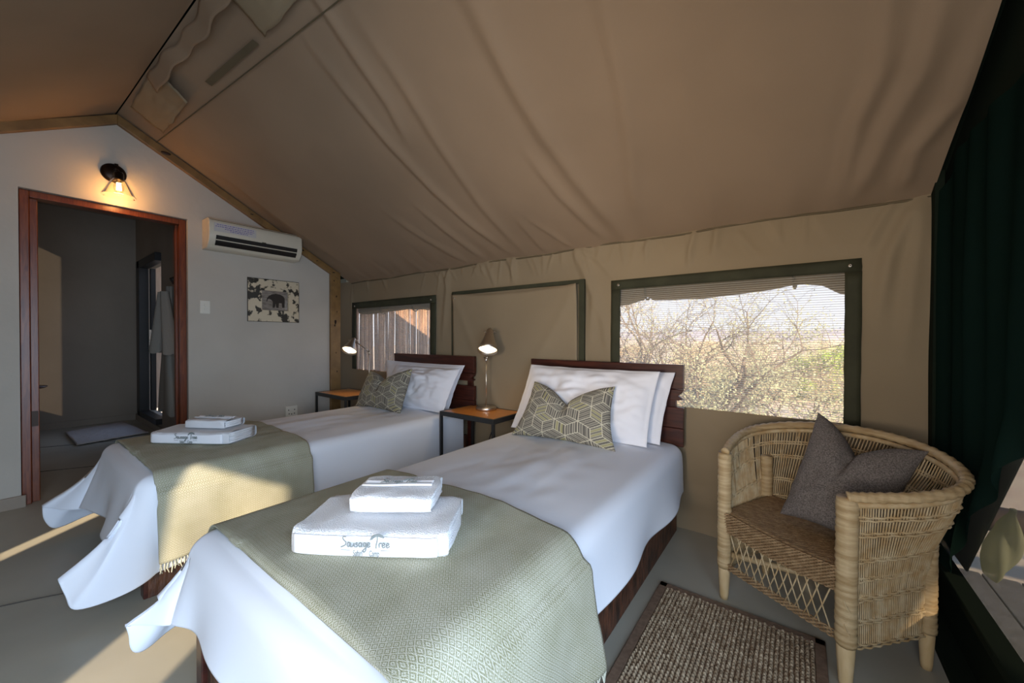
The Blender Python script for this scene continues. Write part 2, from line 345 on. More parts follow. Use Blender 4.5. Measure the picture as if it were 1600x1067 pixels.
# roof lining
FOLDS=[([(-1.80,.60),(-1.814,.947),(-1.852,1.144),(-1.882,1.35),(-1.968,1.553)],.016,.03),
([(-2.06,.996),(-2.083,1.237),(-2.101,1.507),(-2.082,1.849),(-2.027,2.152),(-1.916,2.516)],.018,.035),
([(-1.684,1.027),(-1.71,1.32),(-1.765,1.645),(-1.807,2.07),(-1.78,2.569)],.014,.035),
([(-1.112,1.0),(-1.112,1.244),(-1.12,1.51),(-1.108,1.766),(-1.06,2.087),(-.952,2.549)],.022,.05),
([(-1.261,1.817),(-1.214,2.118),(-1.08,2.547)],.014,.03),([(-1.538,2.218),(-1.36,2.556)],.009,.02),
([(-1.62,2.2),(-1.60,2.56)],.008,.025),([(-2.35,1.9),(-2.3,2.2),(-2.2,2.56)],.012,.035),([(-2.7,1.9),(-2.6,2.2),(-2.4,2.56)],.012,.04),
([(-.617,1.0),(-.617,1.446),(-.651,1.702),(-.716,1.985),(-.78,2.2),(-.806,2.374)],.016,.04),
([(-.40,1.5),(-.42,2.0),(-.41,2.58)],.010,.03),([(-.15,1.6),(-.12,2.1),(-.05,2.58)],.012,.06),
([(.20,1.5),(.226,1.951),(.178,2.131),(.155,2.53)],.020,.035),([(.36,1.6),(.337,2.001),(.277,2.193),(.201,2.556)],.022,.035),([(.47,1.9),(.453,2.146),(.378,2.316),(.37,2.533)],.022,.03)]
def fold_disp(folds,x,y):
    h=0
    for pts,a,w in folds:
        if x<min(p[0] for p in pts)-4*w or x>max(p[0] for p in pts)+4*w: continue
        best=9;sg=1;tt=0
        for i in range(len(pts)-1):
            ax,ay=pts[i];bx_,by_=pts[i+1]; dx,dy=bx_-ax,by_-ay
            t=max(0,min(1,((x-ax)*dx+(y-ay)*dy)/(dx*dx+dy*dy))); px,py=ax+t*dx-x,ay+t*dy-y; d=math.hypot(px,py)
            if d<best: best=d; sg=1 if (dx*py-dy*px)>0 else -1; tt=(i+t)/(len(pts)-1)
        e=best/w
        if e<4: h-=a*(math.exp(-e*e)+.8*sg*e*math.exp(-e*e*.5)*.6)*min(1,.25+2.5*tt*1.0, 6*(1.03-tt))
    return h
NRM=Vector((0,SL,1)).normalized()
def ceil_r(a,b):
    x=lerp(XL-.02,XR+.005,a); y=lerp(YW,YR,b); 
    yr=YR+.055*(x-XL)/2  # ridge line drifts a little
    y=lerp(YW,yr,b)
    z=ZR-SL*(y-YR)
    edge=1-sm(XL+.35,XL+.05,x)
    h=edge*(fold_disp(FOLDS,x,y)-.03*math.sin(PI*min(1,b))*edge+.012*nz(x*1.1,y*1.7,2))
    h+=.01*nz(x*9,y*2)*sm(YW-.5,YW,y)*edge
    v=Vector((x,y,z))+NRM*h
    return tuple(v)
o=grid('ceiling',ceil_r,300,120,M_canvas); tag(o,'sloping taupe canvas roof lining on the window side','ceiling',kind='structure')
def ceil_l(a,b):
    x=lerp(XL-.02,XR+.3,a); yr=YR+.055*(x-XL)/2; y=lerp(yr-.01,YF,b); z=ZR-SL*abs(yr-y)-SL*(yr-YR)-.012*math.sin(x*3)*0
    return (x,y,z-.02*math.sin(PI*b)+.01*nz(x*1.2,y*1.5,5))
o=grid('ceiling',ceil_l,80,40,M_canvas,flip=True); tag(o,'sloping taupe canvas roof lining on the front side, in shadow','ceiling',kind='structure')
# outer roof sheet keeps daylight out, lengthened past the entrance to block direct sun
m=MB()
for s in (1,-1):
    ye=YR+s*(YW-YR+.25); ze=ZR-SL*(YW-YR+.25)
    b0=len(m.V); m.V+= [(XL-.5,YR,ZR+.12),(XR+2.7,YR,ZR+.12),(XR+2.7,ye,ze+.12),(XL-.5,ye,ze+.12)]; m.F.append((b0,b0+1,b0+2,b0+3))
o=solid(m.build('roof_outer',M_darkcanvas),.02); tag(o,'outer dark canvas flysheet over the tent','roof',kind='structure')
# seam, vent flaps, patch and lapped ridge strip on the lining
def onroof(x,y,h=.006):
    return Vector((x,y,ZR-SL*(y-YR)-.012))-NRM*h
cl=bpy.data.objects['ceiling']
cl_=bpy.data.objects['ceiling']
m=MB(); m.tube([ (lambda p:(p.x,p.y,p.z))(onroof(lerp(-4.36,-.4,t),lerp(.80,1.02,t)+.0,.004+.02*math.sin(PI*(.3))*0+.018*sm(0,.2,t))) for t in [i/40 for i in range(41)]],.0035,5)
m.build('seam',M_canvas_dark,cl)
m=MB(); A=[(-3.02,.80),(-2.36,.835),(-2.35,.862),(-3.01,.832)]
m.V+=[tuple(onroof(x,y,.022)) for x,y in A]; m.F.append((0,1,2,3)); solid(m.build('tape_patch',M_canvas_dark,cl),.002)
def vent(x0,x1,y0,y1,lab):
    def fn(a,b):
        x=lerp(x0,x1,a)+.012*nz(a*3,b*3,x0); y=lerp(y0,y1,b)+.012*nz(a*6,x0)*b
        return tuple(onroof(x,y,.018+.045*b*(1+.3*math.sin(a*7))*(.35+.65*a)+.012*nz(a*6,b*5,x0)))
    o=grid('vent_flap',fn,24,14,M_canvasW); solid(o,.008); return tag(o,lab,'vent flap')
vent(-4.02,-3.30,.61,.80,'canvas vent flap hanging open at the ridge nearest the gable wall')
vent(-2.25,-1.70,.64,.86,'canvas vent flap at the ridge farther out, cut by the picture top')
def ridge(a,b):
    x=lerp(-3.45,-1.9,a); y=.66+.055*(x+3)/2+.010*math.sin(x*6.3)*sm(-3.45,-3.2,x)+.008*math.sin(x*19)-.05*(1-b)
    z=ZR-SL*abs(y-YR)-.05-.018*b-.035*b*abs(math.sin(x*3.3))
    return (x,y,z)
o=grid('ridge_strip',ridge,80,6,M_canvas); solid(o,.006); tag(o,'wavy lapped canvas strip hanging loose along the ridge','canvas strip')
# rafters and corner post (trim)
def rafter(name,ya,yb,lab):
    m=MB(); za=ZR-SL*abs(ya-YR)-.0; zb=ZR-SL*abs(yb-YR)
    extr(m,[(ya,za-.085),(yb,zb-.085),(yb,zb-.012),(ya,za-.012)],XL+.002,XL+.045)
    return tag(m.build(name,M_rafter,bev=.004),lab,'rafter',kind='structure')
ra=rafter('trim_1',YR,2.40,'pine rafter under the roof slope from the gable peak to the corner post')
rb=rafter('trim_2',YR,YF,'pine rafter on the front side of the gable peak')
for yk,s in ((.86,.022),(1.5,.010),(1.98,.014),(2.14,.009),(2.33,.012)):
    k=MB(); k.lathe([(0,0),(s,0),(s*.7,.002),(0,.003)],12,Matrix.Translation((XL+.045,yk,ZR-SL*(yk-YR)-.05))@Matrix.Rotation(PI/2,4,'Y')@Matrix.Diagonal((.6,1.5,1,1)))
    k.build('knot',M_knot,ra,True)
m=MB(); m.box((XL-.10,2.30,0),(XL+.03,2.42,1.97)); po=tag(m.build('trim_3',M_rafter,bev=.005),'square pine corner post beside the gable wall','post',kind='structure')
for zk,s in ((1.86,.010),(1.68,.012),(1.50,.008),(1.38,.022),(1.34,.014),(1.02,.008),(.8,.01)):
    k=MB(); k.lathe([(0,0),(s*.6,0),(0,.003)],12,Matrix.Translation((XL+.03,2.36+.02*math.sin(zk*9),zk))@Matrix.Rotation(PI/2,4,'Y')@Matrix.Diagonal((1.8,1,1,1)))
    k.build('knot',M_knot,po,True)
# window wall
WIN=[(-1.0,.195,.765,1.575),(-4.28,-2.93,.82,1.585)]
random.seed(11)
WF=[]
for i in range(46):
    x=random.uniform(-2.9,-.45) if i<26 else random.uniform(-4.4,.48); L=random.uniform(.05,.2); s=random.uniform(-.10,.10)
    WF.append(([(x+s,1.86-L-.03),(x+s*.5,1.86-L*.5),(x,1.87)],random.uniform(.005,.012),random.uniform(.010,.022)))
WF+=[([(-1.22,1.2),(-1.2,1.5),(-1.29,1.72),(-1.36,1.87)],.02,.03),([(-1.05,1.62),(-1.15,1.75),(-1.33,1.87)],.014,.02),([(-1.05,1.0),(-1.12,1.3),(-1.20,1.5)],.012,.03),
([(-.42,1.70),(-.40,1.87)],.02,.02),([(.30,1.3),(.34,1.6),(.44,1.87)],.022,.03),([(.40,1.1),(.42,1.5),(.46,1.87)],.016,.03),([(.24,1.62),(.30,1.75),(.36,1.87)],.012,.02),
([(-.15,1.62),(-.22,1.7),(-.30,1.83)],.01,.02),([(-2.78,1.2),(-2.75,1.5),(-2.7,1.85)],.012,.03),([(-.2,.10),(-.3,.4),(-.45,.74)],.010,.05),([(-4.35,1.0),(-4.36,1.4),(-4.38,1.8)],.012,.02)]
def wallW(a,b):
    x=lerp(XL-.55,XR,a); z=lerp(0,ZE+.02,b)
    d=1.0
    for (x0,x1,z0,z1) in WIN:
        dx=max(x0-x,0,x-x1); dz=max(z0-z,0,z-z1); d=min(d,math.hypot(dx,dz)/.12)
    k=sm(0,1,d)
    y=YW+k*((.022*nz(x*1.6,z*2.2,3)+1.0*fold_disp(WF,x,z)+.035*math.sin(PI*min(1,z/.76))*sm(.76,.3,z)*0))
    y+=.03*sm(.12,0,z)*(-1)*(.5+.5*nz(x*3,7)) - .012*sm(.30,.24,z)*sm(.1,.2,z)
    return (x,y,z)
def winskip(a,b):
    x=lerp(XL-.55,XR,a); z=lerp(0,ZE+.02,b)
    return any(x0+.0<x<x1 and z0<z<z1 for (x0,x1,z0,z1) in WIN)
o=grid('wall_back',wallW,420,150,M_canvasW,flip=False,skip=winskip); tag(o,'gathered khaki canvas side wall holding the windows','wall',kind='structure')
# hem piping at the eave
m=MB(); m.tube([(lerp(XL,XR,t),YW-.006+.004*math.sin(t*90),ZE-.004+.006*math.sin(t*31)) for t in [i/120 for i in range(121)]],.006,6)
m.build('hem',M_canvas_dark,o,True)
def strip(mb,pts,w,y0,y1):
    for (a,b) in zip(pts[:-1],pts[1:]):
        pass
def win_frame(name,x0,x1,z0,z1,bt,bs,lab,roll,rolllab,ties):
    w=thing(name,lab,'window',(0,0,0),kind='structure')
    def bar(xa,xb,za,zb,nm='binding'):
        n=16
        V=lambda a,b:(lerp(xa,xb,a)+.003*nz(a*9,b*9,za),YW-.012-.004*math.sin(PI*a if xb-xa>zb-za else PI*b)+.002*nz(a*20,b*20,xa),lerp(za,zb,b))
        o=grid(nm,V,n if xb-xa>zb-za else 3,3 if xb-xa>zb-za else n,M_green,w); solid(o,.006)
    bar(x0-bs,x1+bs,z1-.02,z1+bt); bar(x0-bs,x0+.01,z0,z1-.02); bar(x1-.01,x1+bs,z0-.02,z1-.02)
    m=MB(); m.box((x0,YW+.012,z0),(x1,YW+.0125,z1)); m.build('insect_screen',M_screen,w)
    # rolled storm flap outside the screen
    def rf(a,b):
        x=lerp(x0-.03,x1+.03,a); w_=roll(x); ang=2*PI*b; rz=(z1-w_)/2+.02
        return (x,YW+.075+.035*math.cos(ang)*(1+.15*nz(x*4,b*3)),w_+rz+rz*math.sin(ang)+.006*nz(x*9,b*7))
    grid('rolled_flap',rf,90,14,M_canvas_dark,w)
    for tx in ties:
        m=MB(); zt=roll(tx); m.tube([(tx+.006*math.cos(q),YW+.075+.043*math.cos(q),(zt+z1)/2+.015+((z1-zt)/2+.03)*math.sin(q)) for q in [i*2*PI/14 for i in range(14)]],.007,5,closed=True); m.build('tie',M_green,w)
    for (sx_,sz_) in ((x0+.0,z1+.01),(x1+.01,z1+.01)):
        k=MB(); k.lathe([(.004,0),(.009,0),(.009,.004),(.004,.004)],12,Matrix.Translation((sx_,YW-.022,sz_))@Matrix.Rotation(PI/2,4,'X')); k.build('eyelet',M_nickel,w,True)
    return w
def rollbig(x):
    P=[(-1.03,1.425),(-.86,1.455),(-.83,1.475),(-.78,1.45),(-.5,1.45),(-.2,1.47),(0,1.495),(.08,1.485),(.2,1.425)]
    for (a,b),(c,d) in zip(P[:-1],P[1:]):
        if a<=x<=c: return lerp(b,d,sm(0,1,(x-a)/(c-a)))
    return P[0][1] if x<P[0][0] else P[-1][1]
win_frame('window_1',-1.0,.195,.765,1.555,.045,.055,'large mesh window with dark green binding looking out on dry bush',rollbig,'',(-.83,-.02))
win_frame('window_2',-4.28,-2.93,.82,1.565,.055,.07,'smaller mesh window with dark green binding behind the far bed',lambda x:1.49+.012*math.sin(x*5),'',(-3.85,-3.28))
# closed window cover between
w3=thing('window_3','closed canvas window cover panel hanging between the two mesh windows','window cover',kind='structure')
def cov(a,b):
    x=lerp(-2.60,-1.31,a); z=lerp(.5,1.60-.008*math.sin(PI*a)*3,b)+.006*nz(a*5,b)
    g=0
    g-=.010*math.exp(-((x+2.6-(1.6-z)*.55)/.05)**2); g-=.009*math.exp(-((x+1.31+(1.6-z)*.6)/.05)**2)
    return (x,YW-.032+g+.012*nz(x*2,z*2,9)-.006*sm(.9,1,b),z)
solid(grid('canvas_panel',cov,60,50,M_canvasW,w3),.006)
for xa in (-1.297,):
    m=MB(); m.box((xa,YW-.035,.5),(xa+.045,YW-.01,1.63)); m.build('binding',M_green,w3,bev=.004)
m=MB(); m.box((-2.625,YW-.03,.5),(-2.605,YW-.01,1.62)); m.box((-2.62,YW-.03,1.60),(-1.26,YW-.01,1.63)); m.build('binding',M_green,w3,bev=.003)
for xx in (-2.57,-1.345):
    k=MB(); k.lathe([(.004,0),(.009,0),(.009,.004),(.004,.004)],12,Matrix.Translation((xx,YW-.046,1.565))@Matrix.Rotation(PI/2,4,'X')); k.build('eyelet',M_nickel,w3,True)
# front wall (behind camera) with its own window openings that let the low sun in
def front_skip(x,z):
    return (-.66<x<-.20 and .86<z<1.75) or (-2.27<x<-2.14 and .80<z<1.20) or (-3.9<x<-2.6 and 1.05<z<1.6 and False)
m=MB()
xs=[-4.5,-2.27,-2.14,-.66,-.20,.6]; zs=[-.1,.80,.86,1.20,1.75,1.95]
for i in range(5):
    for j in range(5):
        xc,zc=(xs[i]+xs[i+1])/2,(zs[j]+zs[j+1])/2
        if front_skip(xc,zc): continue
        m.box((xs[i],YF-.02,zs[j]),(xs[i+1],YF,zs[j+1]))
tag(m.build('wall_front',M_canvasW),'canvas front side wall behind the camera with open window flaps','wall',kind='structure')
m=MB(); m.box((.6,YF-.12,-.1),(3.3,YF-.10,2.15)); m.box((.6,YF-.16,-.1),(.66,YF-.10,2.15)); m.box((3.24,YF-.16,-.1),(3.3,YF-.10,2.15))  # added out of view to keep direct sun off bed and chair
tag(m.build('sun_blocker',M_canvasW),'unseen canvas screen added by the entrance to block direct sun','wall',kind='structure')
m=MB(); m.box((-.66,YF-.012,.86),(-.20,YF-.011,1.75)); tag(m.build('window_6',netting('sun_gauze',(.4,.4,.35),.15)),'unseen gauze added over the front opening to dim the sun','window',kind='structure')  # gauze put in, out of view, to soften the incoming sun
# entrance end: gable canvas above, mesh panel and drawn shade net beside the chair
er=MB()
extr(er,[(1.35,ZE+.16),(2.62,ZE-.02),(2.62,roofz(2.62)+.12),(YR,ZR+.12),(YF,roofz(YF)+.12),(YF,1.95),(1.2,1.95)],XR+.05,XR+.06)
extr(er,[(2.52,.0),(2.64,.0),(2.64,1.95),(2.52,1.95)],XR+.0,XR+.03)
tag(er.build('wall_right',M_darkcanvas),'dark canvas gable above the entrance end','wall',kind='structure')
m=MB(); m.box((.43,1.2,-.02),(.56,2.62,.02)); extr(m,[(1.2,0),(2.62,0),(2.62,.26),(1.2,.26)],.50,.515); m.box((.47,1.2,.235),(.53,2.62,.265))
tag(m.build('trim_4',M_darkcanvas,bev=.004),'dark canvas sill under the mesh at the entrance end','sill',kind='structure')
m=MB(); m.box((.530,1.2,.262),(.531,2.58,1.85)); tag(m.build('window_5',M_screenR),'insect mesh panel beside the wicker chair','window',kind='structure')
m=MB(); extr(m,[(2.31,.27),(2.80,.27),(2.80,1.80),(2.62,1.97),(1.0,1.97),(1.0,1.36),(1.72,1.0)],.542,.548)
tag(m.build('storm_flap',M_darkcanvas),'dark storm flap hanging outside the mesh at the entrance end','canvas flap')
random.seed(3)
def shade(a,b):
    # lower edge runs diagonally from the sill up towards the camera
    y=lerp(2.60,1.15,a); P=[(2.60,.27),(2.25,.27),(2.1,.42),(1.9,.66),(1.69,.86),(1.4,1.05),(1.15,1.15)]
    for (p,q),(s,t) in zip(P[:-1],P[1:]):
        if s<=y<=p: lo=lerp(q,t,(p-y)/(p-s))
    z=lerp(lo,min(1.97,roofz(y)-.04),b)
    return (.508-.014*math.sin(a*46)*(.4+.6*(1-b))-.02*nz(a*9,b*1.5)-.03*sm(.2,0,b),y,z)
o=grid('shade_net',shade,150,30,M_shade); tag(o,'dark green shade net drawn up in a diagonal beside the wicker chair','curtain')
def bund(a,b):
    ang=2*PI*a; z=lerp(.30,.62,b); R=.05*(.25+math.sin(PI*min(1,b*1.05+.05))**.6)*(1+.25*math.sin(3*ang+b*6))
    return (.59+R*math.cos(ang)*.5,lerp(2.24,2.06,b)+R*math.sin(ang)*1.3,z)
M_pale_net=netting('pale_net',(.42,.44,.30),.85,trans=True)
tag(grid('net_bundle',bund,24,16,M_pale_net),'pale knotted bundle of netting hanging outside the mesh','net bundle')
# ------------------------------------------------------------------ beds
def make_bed(x0,x1,xh0,xh1,lab):
    b=thing('bed',lab,'bed',((x0+x1)/2,1.45,0)); ox,oy=(x0+x1)/2,1.45
    def bx_(n,m,p,q,bev=.004,par=b):
        mm=MB(); mm.box((p[0]-ox,p[1]-oy,p[2]),(q[0]-ox,q[1]-oy,q[2])); return mm.build(n,m,par,bev=bev)
    bx_('side_board',M_bedbase,(x1-.03,.40,.0),(x1,2.52,.33)); bx_('side_board',M_bedbase,(x0,.40,.0),(x0+.03,2.52,.33))
    bx_('foot_board',M_bedbase,(x0+.03,.40,0),(x1-.03,.43,.33)); 
    for sx_ in (x0,x1-.06): bx_('corner_post',M_head,(sx_+.002,.385,0),(sx_+.058,.44,.34))
    mm=bx_('mattress',M_white,(x0+.02,.42,.33),(x1-.02,2.49,.525),.04)
    hb=thing('headboard',None,None); hb.parent=b
    def plank(p,q,jag=None):
        mm=MB()
        if jag:
            pts=[(p[0]-ox,p[2]),(q[0]-ox-.03,p[2]),(q[0]-ox-.005,p[2]+.01),(q[0]-ox-.035,p[2]+.028),(q[0]-ox-.012,p[2]+.045),(q[0]-ox,q[2]),(p[0]-ox,q[2])]
            mm.poly(pts,q[1]-p[1],Matrix.Translation((0,q[1]-oy,0))@Matrix.Rotation(PI/2,4,'X'))
        else: mm.box((p[0]-ox,p[1]-oy,p[2]),(q[0]-ox,q[1]-oy,q[2]))
        return mm.build('plank',M_head,hb,bev=.004)
    plank((xh0,2.495,.885),(xh1,2.53,1.035)); plank((xh0,2.50,.815),(xh1,2.53,.882),True); plank((xh0,2.495,.645),(xh1,2.53,.772)); plank((xh0,2.50,.53),(xh1,2.53,.642))
    for px in (xh0+.05,xh1-.11): 
        mm=MB(); mm.box((px-ox,2.53-oy,0),(px-ox+.06,2.56-oy,1.0)); mm.build('upright',M_head,hb,bev=.004)
    return b
NX0,NX1=-1.60,-.60; FX0,FX1=-3.38,-2.38
make_bed(NX0,NX1,-1.68,-.56,'nearer single bed with a dark wooden plank headboard beside the wicker chair')
make_bed(FX0,FX1,-3.42,-2.285,'farther single bed with a dark wooden plank headboard near the gable wall')
def drape(x0,x1,yf,yh,zt,up,side,foot,corner,seed,flare=.16,finang=63,nodroop=False):
    """returns fn(s,t): s across (-side..w+side), t from foot (-foot) to head; cloth lying on a bed"""
    Rr=.055
    def place(cx,cy,ex,ey,s,fl):      # leave edge at (cx,cy) inset point, direction (ex,ey), arc length s
        q=Rr*PI/2
        if s<=q: h=Rr*math.sin(s/Rr); d=Rr*(1-math.cos(s/Rr))
        else: h=Rr+(s-q)*math.sin(fl); d=Rr+(s-q)*math.cos(fl)
        return (cx+ex*h,cy+ey*h,zt-d)
    xi0,xi1,yi=x0+Rr,x1-Rr,yf+Rr
    def fn(al,be):
        # al in [-1,1+..]: <0 left flap, 0..1 top, >1 right flap ; be<0 foot flap, 0..1 top
        lx = -al if al<0 else (al-1 if al>1 else 0); ly=-be if be<0 else 0
        X=lerp(xi0,xi1,max(0,min(1,al))); Y=lerp(yi,yh,max(0,min(1,be)))
        sgn=-1 if al<0 else 1
        w1=.5+.5*nz(X*2.3+seed,Y*2.3,al)
        if lx==0 and ly==0:
            e=min(1,(X-xi0)/.25,(xi1-X)/.25,(Y-yi)/.25); 
            wr=up*.0+.014*nz(X*3+seed,Y*3)+.009*nz(X*10,Y*6+seed,3)*max(0,e)
            # long soft creases
            wr+=.016*max(0,e)*math.sin((X*.8+Y*.35)*16+3*nz(X*2,Y*2,seed))*max(0,nz(X*1.7,Y*1.9,seed+4))
            return (X,Y,zt+.02*math.sin(PI*max(0,min(1,al)))+max(0,e)*wr)
        if lx>0 and ly==0:
            hd=1-.92*sm(1.5,1.95,Y)
            near=sm(.5,0,Y-yi); s=lx*side*(1+.12*near+.08*nz(Y*1.7,seed,sgn)*(1-near))
            fl=lerp(flare*(.35+1.1*w1)+.10*math.sin(Y*9+seed)*lx,flare,near)
            p=place(X,Y,sgn,0,s,fl*.9*(hd if sgn>0 and x1<-2 else 1)); return p
        if lx==0 and ly>0:
            t=abs(2*al-1); s=ly*foot*(1+.12*t**4+.08*nz(X*2,seed)*(1-t**4))
            fl=lerp(flare*(.5+w1)+.12*math.sin(X*11+seed*2)*ly,flare+.10,t**6)+.18*t**8*(1-t**8)*2
            return place(X,Y,0,-1,s,fl)
        # corner
        sd=side*(1.12+.15*sgn*0); ft_=foot*1.12
        ph=math.degrees(math.atan2(ly,lx)); ph=ph*60/45 if ph<45 else 60+(ph-45)*30/45; rho=max(lx,ly); pr=math.radians(ph)
        L=1/((math.cos(pr)/sd)**7+(math.sin(pr)/ft_)**7)**(1/7)
        PF=60
        if ph<PF:
            t=ph/PF; th=70*sm(0,.75,t); fl=lerp(flare*.9,.80,t**1.5)
        else:
            t=(ph-PF)/(90-PF); th=lerp(70,90,sm(0,.8,t)); fl=lerp(.80,flare+.10,t**.8)
        th=math.radians(th)
        p=place(X,Y,sgn*math.cos(th),-math.sin(th),rho*L,fl*(.35+.65*rho**.6)); k_=.02*nz(ph*.06,rho*3,seed+sgn*5)*rho
        p=(p[0]+k_*math.sin(th),p[1]+k_,p[2])
        return (p[0],p[1],max(p[2],.03))
    return fn
def cloth(name,fn,amin,amax,bmin,bmax,na,nb,mat_,W_,H_,side,foot,thick,yoff=0,parent=None):
    # denser sampling of flaps: parameter lines listed explicitly
    def axis(lo,hi,n,fa,nf):
        A=[]
        if lo<0: A+=[lo+(0-lo)*i/nf for i in range(nf)]
        st=max(0,lo); en=min(1,hi); A+=[st+(en-st)*i/n for i in range(n)]
        A.append(en)
        if hi>1: A+=[1+(hi-1)*(i+1)/nf for i in range(nf)]
        return A
    A=axis(amin,amax,na,0,32); B=axis(bmin,bmax,nb,0,32)
    V=[];UV=[];F=[]
    for b in B:
        for a in A:
            V.append(fn(a,b))
            uu=a*W_ if 0<=a<=1 else (a*side if a<0 else W_+(a-1)*side); vv=b*H_ if b>=0 else b*foot
            UV.append((uu,vv))
    n=len(A)
    for j in range(len(B)-1):
        for i in range(n-1):
            q=(j*n+i,j*n+i+1,(j+1)*n+i+1,(j+1)*n+i)
            if B[j]<-1e-6 and A[i+1]<1e-6: F+=[(q[0],q[1],q[2]),(q[0],q[2],q[3])]
            elif B[j]<-1e-6 and A[i]>1-1e-6: F+=[(q[0],q[1],q[3]),(q[1],q[2],q[3])]
            else: F.append(q)
    o=mesh(name,V,F,mat_,parent,True,UV)
    mm=o.modifiers.new('smooth','SMOOTH'); mm.factor=.5; mm.iterations=5 if name=='duvet' else 2
    if thick: solid(o,thick,1)
    return o
def bedding(x0,x1,seed,side,foot,corner,lab,tlab,ty0,ty1):
    zt=.536
    fn=drape(x0-.02,x1+(.03 if x1>-1 else -.012),.375,2.47,zt,0,side,foot,corner,seed)
    o=cloth('duvet',fn,-1,2,-1,1,90,150,M_white,x1-x0,2.1,side,foot,.014); tag(o,lab,'duvet')
    fz=drape(x0-.032,x1+.042,.37,2.47,zt+.016,0,.36,foot,corner,seed)
    def ft(a,b):
        p=fn(a,b) if False else None
        return None
    yi=.375+.055; H=2.47-yi
    def tn(a,b):     # a as for the duvet, b 0..1 mapped to the band of bed length it covers
        t=lerp(ty0,ty1,b)+.012*nz(a*5,b*2,seed)
        be=(t-yi)/H
        if be>=0: p=Vector(fn(a*1.0 if 0<=a<=1 else a,be))
        else:
            p=Vector(fn(a,be*.25))
        lx=-a if a<0 else (a-1 if a>1 else 0)
        if lx>0:
            s=lx*.40; q=Vector(fn(0 if a<0 else 1,max(be,0))); sg=-1 if a<0 else 1
            Rr=.062
            if s<Rr*PI/2: p=Vector((q.x+sg*(Rr*math.sin(s/Rr)),q.y,q.z-Rr*(1-math.cos(s/Rr))))
            else:
                e=s-Rr*PI/2; p=Vector((q.x+sg*(Rr+.03+e*((.17 if sg<0 else .09)+.06*nz(t*3,seed,sg)+.05*math.sin(t*17+seed)*lx)),q.y-.03*(1-b)*lx*0,q.z-Rr-e))
            p.x+=sg*.010; p.z+=.027*max(0,1-lx*3)
        else: p.z+=.027
        return tuple(p)
    t=cloth('throw',tn,-1,2,0,1,90,60,M_throw,x1-x0,ty1-ty0,.40,foot,.005); tag(t,tlab,'throw')
    # fringe at both hanging ends
    fr=MB()
    for a in (-1,2):
        for k in range(64):
            p=tn(a,(k+.5)/64); L=random.uniform(.035,.055); dx=random.uniform(-.006,.006)
            fr.tube([p,(p[0]+dx,p[1]+dx,p[2]-L*.5),(p[0]+dx*1.5,p[1]-dx,p[2]-L)],[.0028,.003,.0015],4)
    f_=fr.build('fringe',mat('fringe_yarn',(.52,.52,.42),.9),t); f_['kind']='stuff'
    return o
random.seed(5)
bedding(NX0,NX1,1.3,.30,.245,.50,'white duvet hanging over the foot of the nearer bed','sage green diamond weave throw across the nearer bed',.402,1.12)
bedding(FX0,FX1,6.1,.40,.35,.56,'white duvet hanging over the foot of the farther bed','sage green diamond weave throw across the farther bed',.402,1.13)
# ------------------------------------------------------------------ pillows and cushions
def pillow(name,A,B,C,D,T,mat_,lab,cat,chop=0,nu=60,nv=44,seed=0,pinch=.05,wr=.006,colf=None,size=(.5,.4),flange=0,group=None,backT=None,lump=0):
    A,B,C,D=[Vector(p) for p in (A,B,C,D)]; n=(B-A).cross(D-A).normalized()
    if backT is None: backT=T
    V=[];F=[];Cc=[]
    upv=(D+C-A-B).normalized(); rt=(B+C-A-D).normalized()
    for side in (1,-1):
        b0=len(V)
        for j in range(nv+1):
            for i in range(nu+1):
                u_,v_=i/nu,j/nv; a=2*u_-1; b=2*v_-1
                # pinch edges inwards between corners
                pu=.5+.5*a*(1-pinch*(1-b*b)*abs(a)**3); pv=.5+.5*b*(1-pinch*(1-a*a)*abs(b)**3)
                P=A.lerp(B,pu).lerp(D.lerp(C,pu),pv)
                fa=min(1,(1-abs(a))/(flange or 1e-9)) if flange else 1; fb=min(1,(1-abs(b))/(flange or 1e-9)) if flange else 1
                if flange:
                    a2=min(1,abs(a)/(1-flange)); b2=min(1,abs(b)/(1-flange))
                else: a2,b2=abs(a),abs(b)
                t=((1-a2**2.6)*(1-b2**2.6))**.55 if a2<1 and b2<1 else 0
                c=math.exp(-(a/.30)**2)*(v_**2.2)
                hgt=(C-B).length*.5+(D-A).length*.5
                P=P-upv*(chop*hgt*math.exp(-(abs(a)/.40)**1.3)*(v_**2.5))
                cr=1-min(.85,chop*2.6)*math.exp(-(a/.10)**2)*sm(.35,.95,v_)
                th=(T if side>0 else backT)*t*cr
                w=wr*t*(nz(u_*6+seed,v_*5,side)+.6*nz(u_*14,v_*12+seed,side)) + wr*1.3*t*math.sin((u_*1.2+v_*.9)*13+4*nz(u_*2,v_*2,seed))*max(0,nz(u_*2.5,v_*2.5,seed+2))
                e=0 if t>0 else 0
                P=P+n*(side*(th+.002)+ (w if side>0 else 0)+ (.006*nz(u_*9+seed,v_*9)*(1-t)))
                V.append(tuple(P)); 
                if colf: Cc.append(colf(u_*size[0],v_*size[1]))
        for j in range(nv):
            for i in range(nu):
                q=(b0+j*(nu+1)+i,b0+j*(nu+1)+i+1,b0+(j+1)*(nu+1)+i+1,b0+(j+1)*(nu+1)+i); F.append(q if side>0 else q[::-1])
    # close the rim
    N=(nu+1)*(nv+1); ring=[i for i in range(nu+1)]+[j*(nu+1)+nu for j in range(1,nv+1)]+[nv*(nu+1)+i for i in range(nu-1,-1,-1)]+[j*(nu+1) for j in range(nv-1,0,-1)]
    for k in range(len(ring)):
        p,q=ring[k],ring[(k+1)%len(ring)]; F.append((q,p,p+N,q+N))
    o=mesh(name,V,F,mat_,None,True,None,Cc or None)
    return tag(o,lab,cat,group)
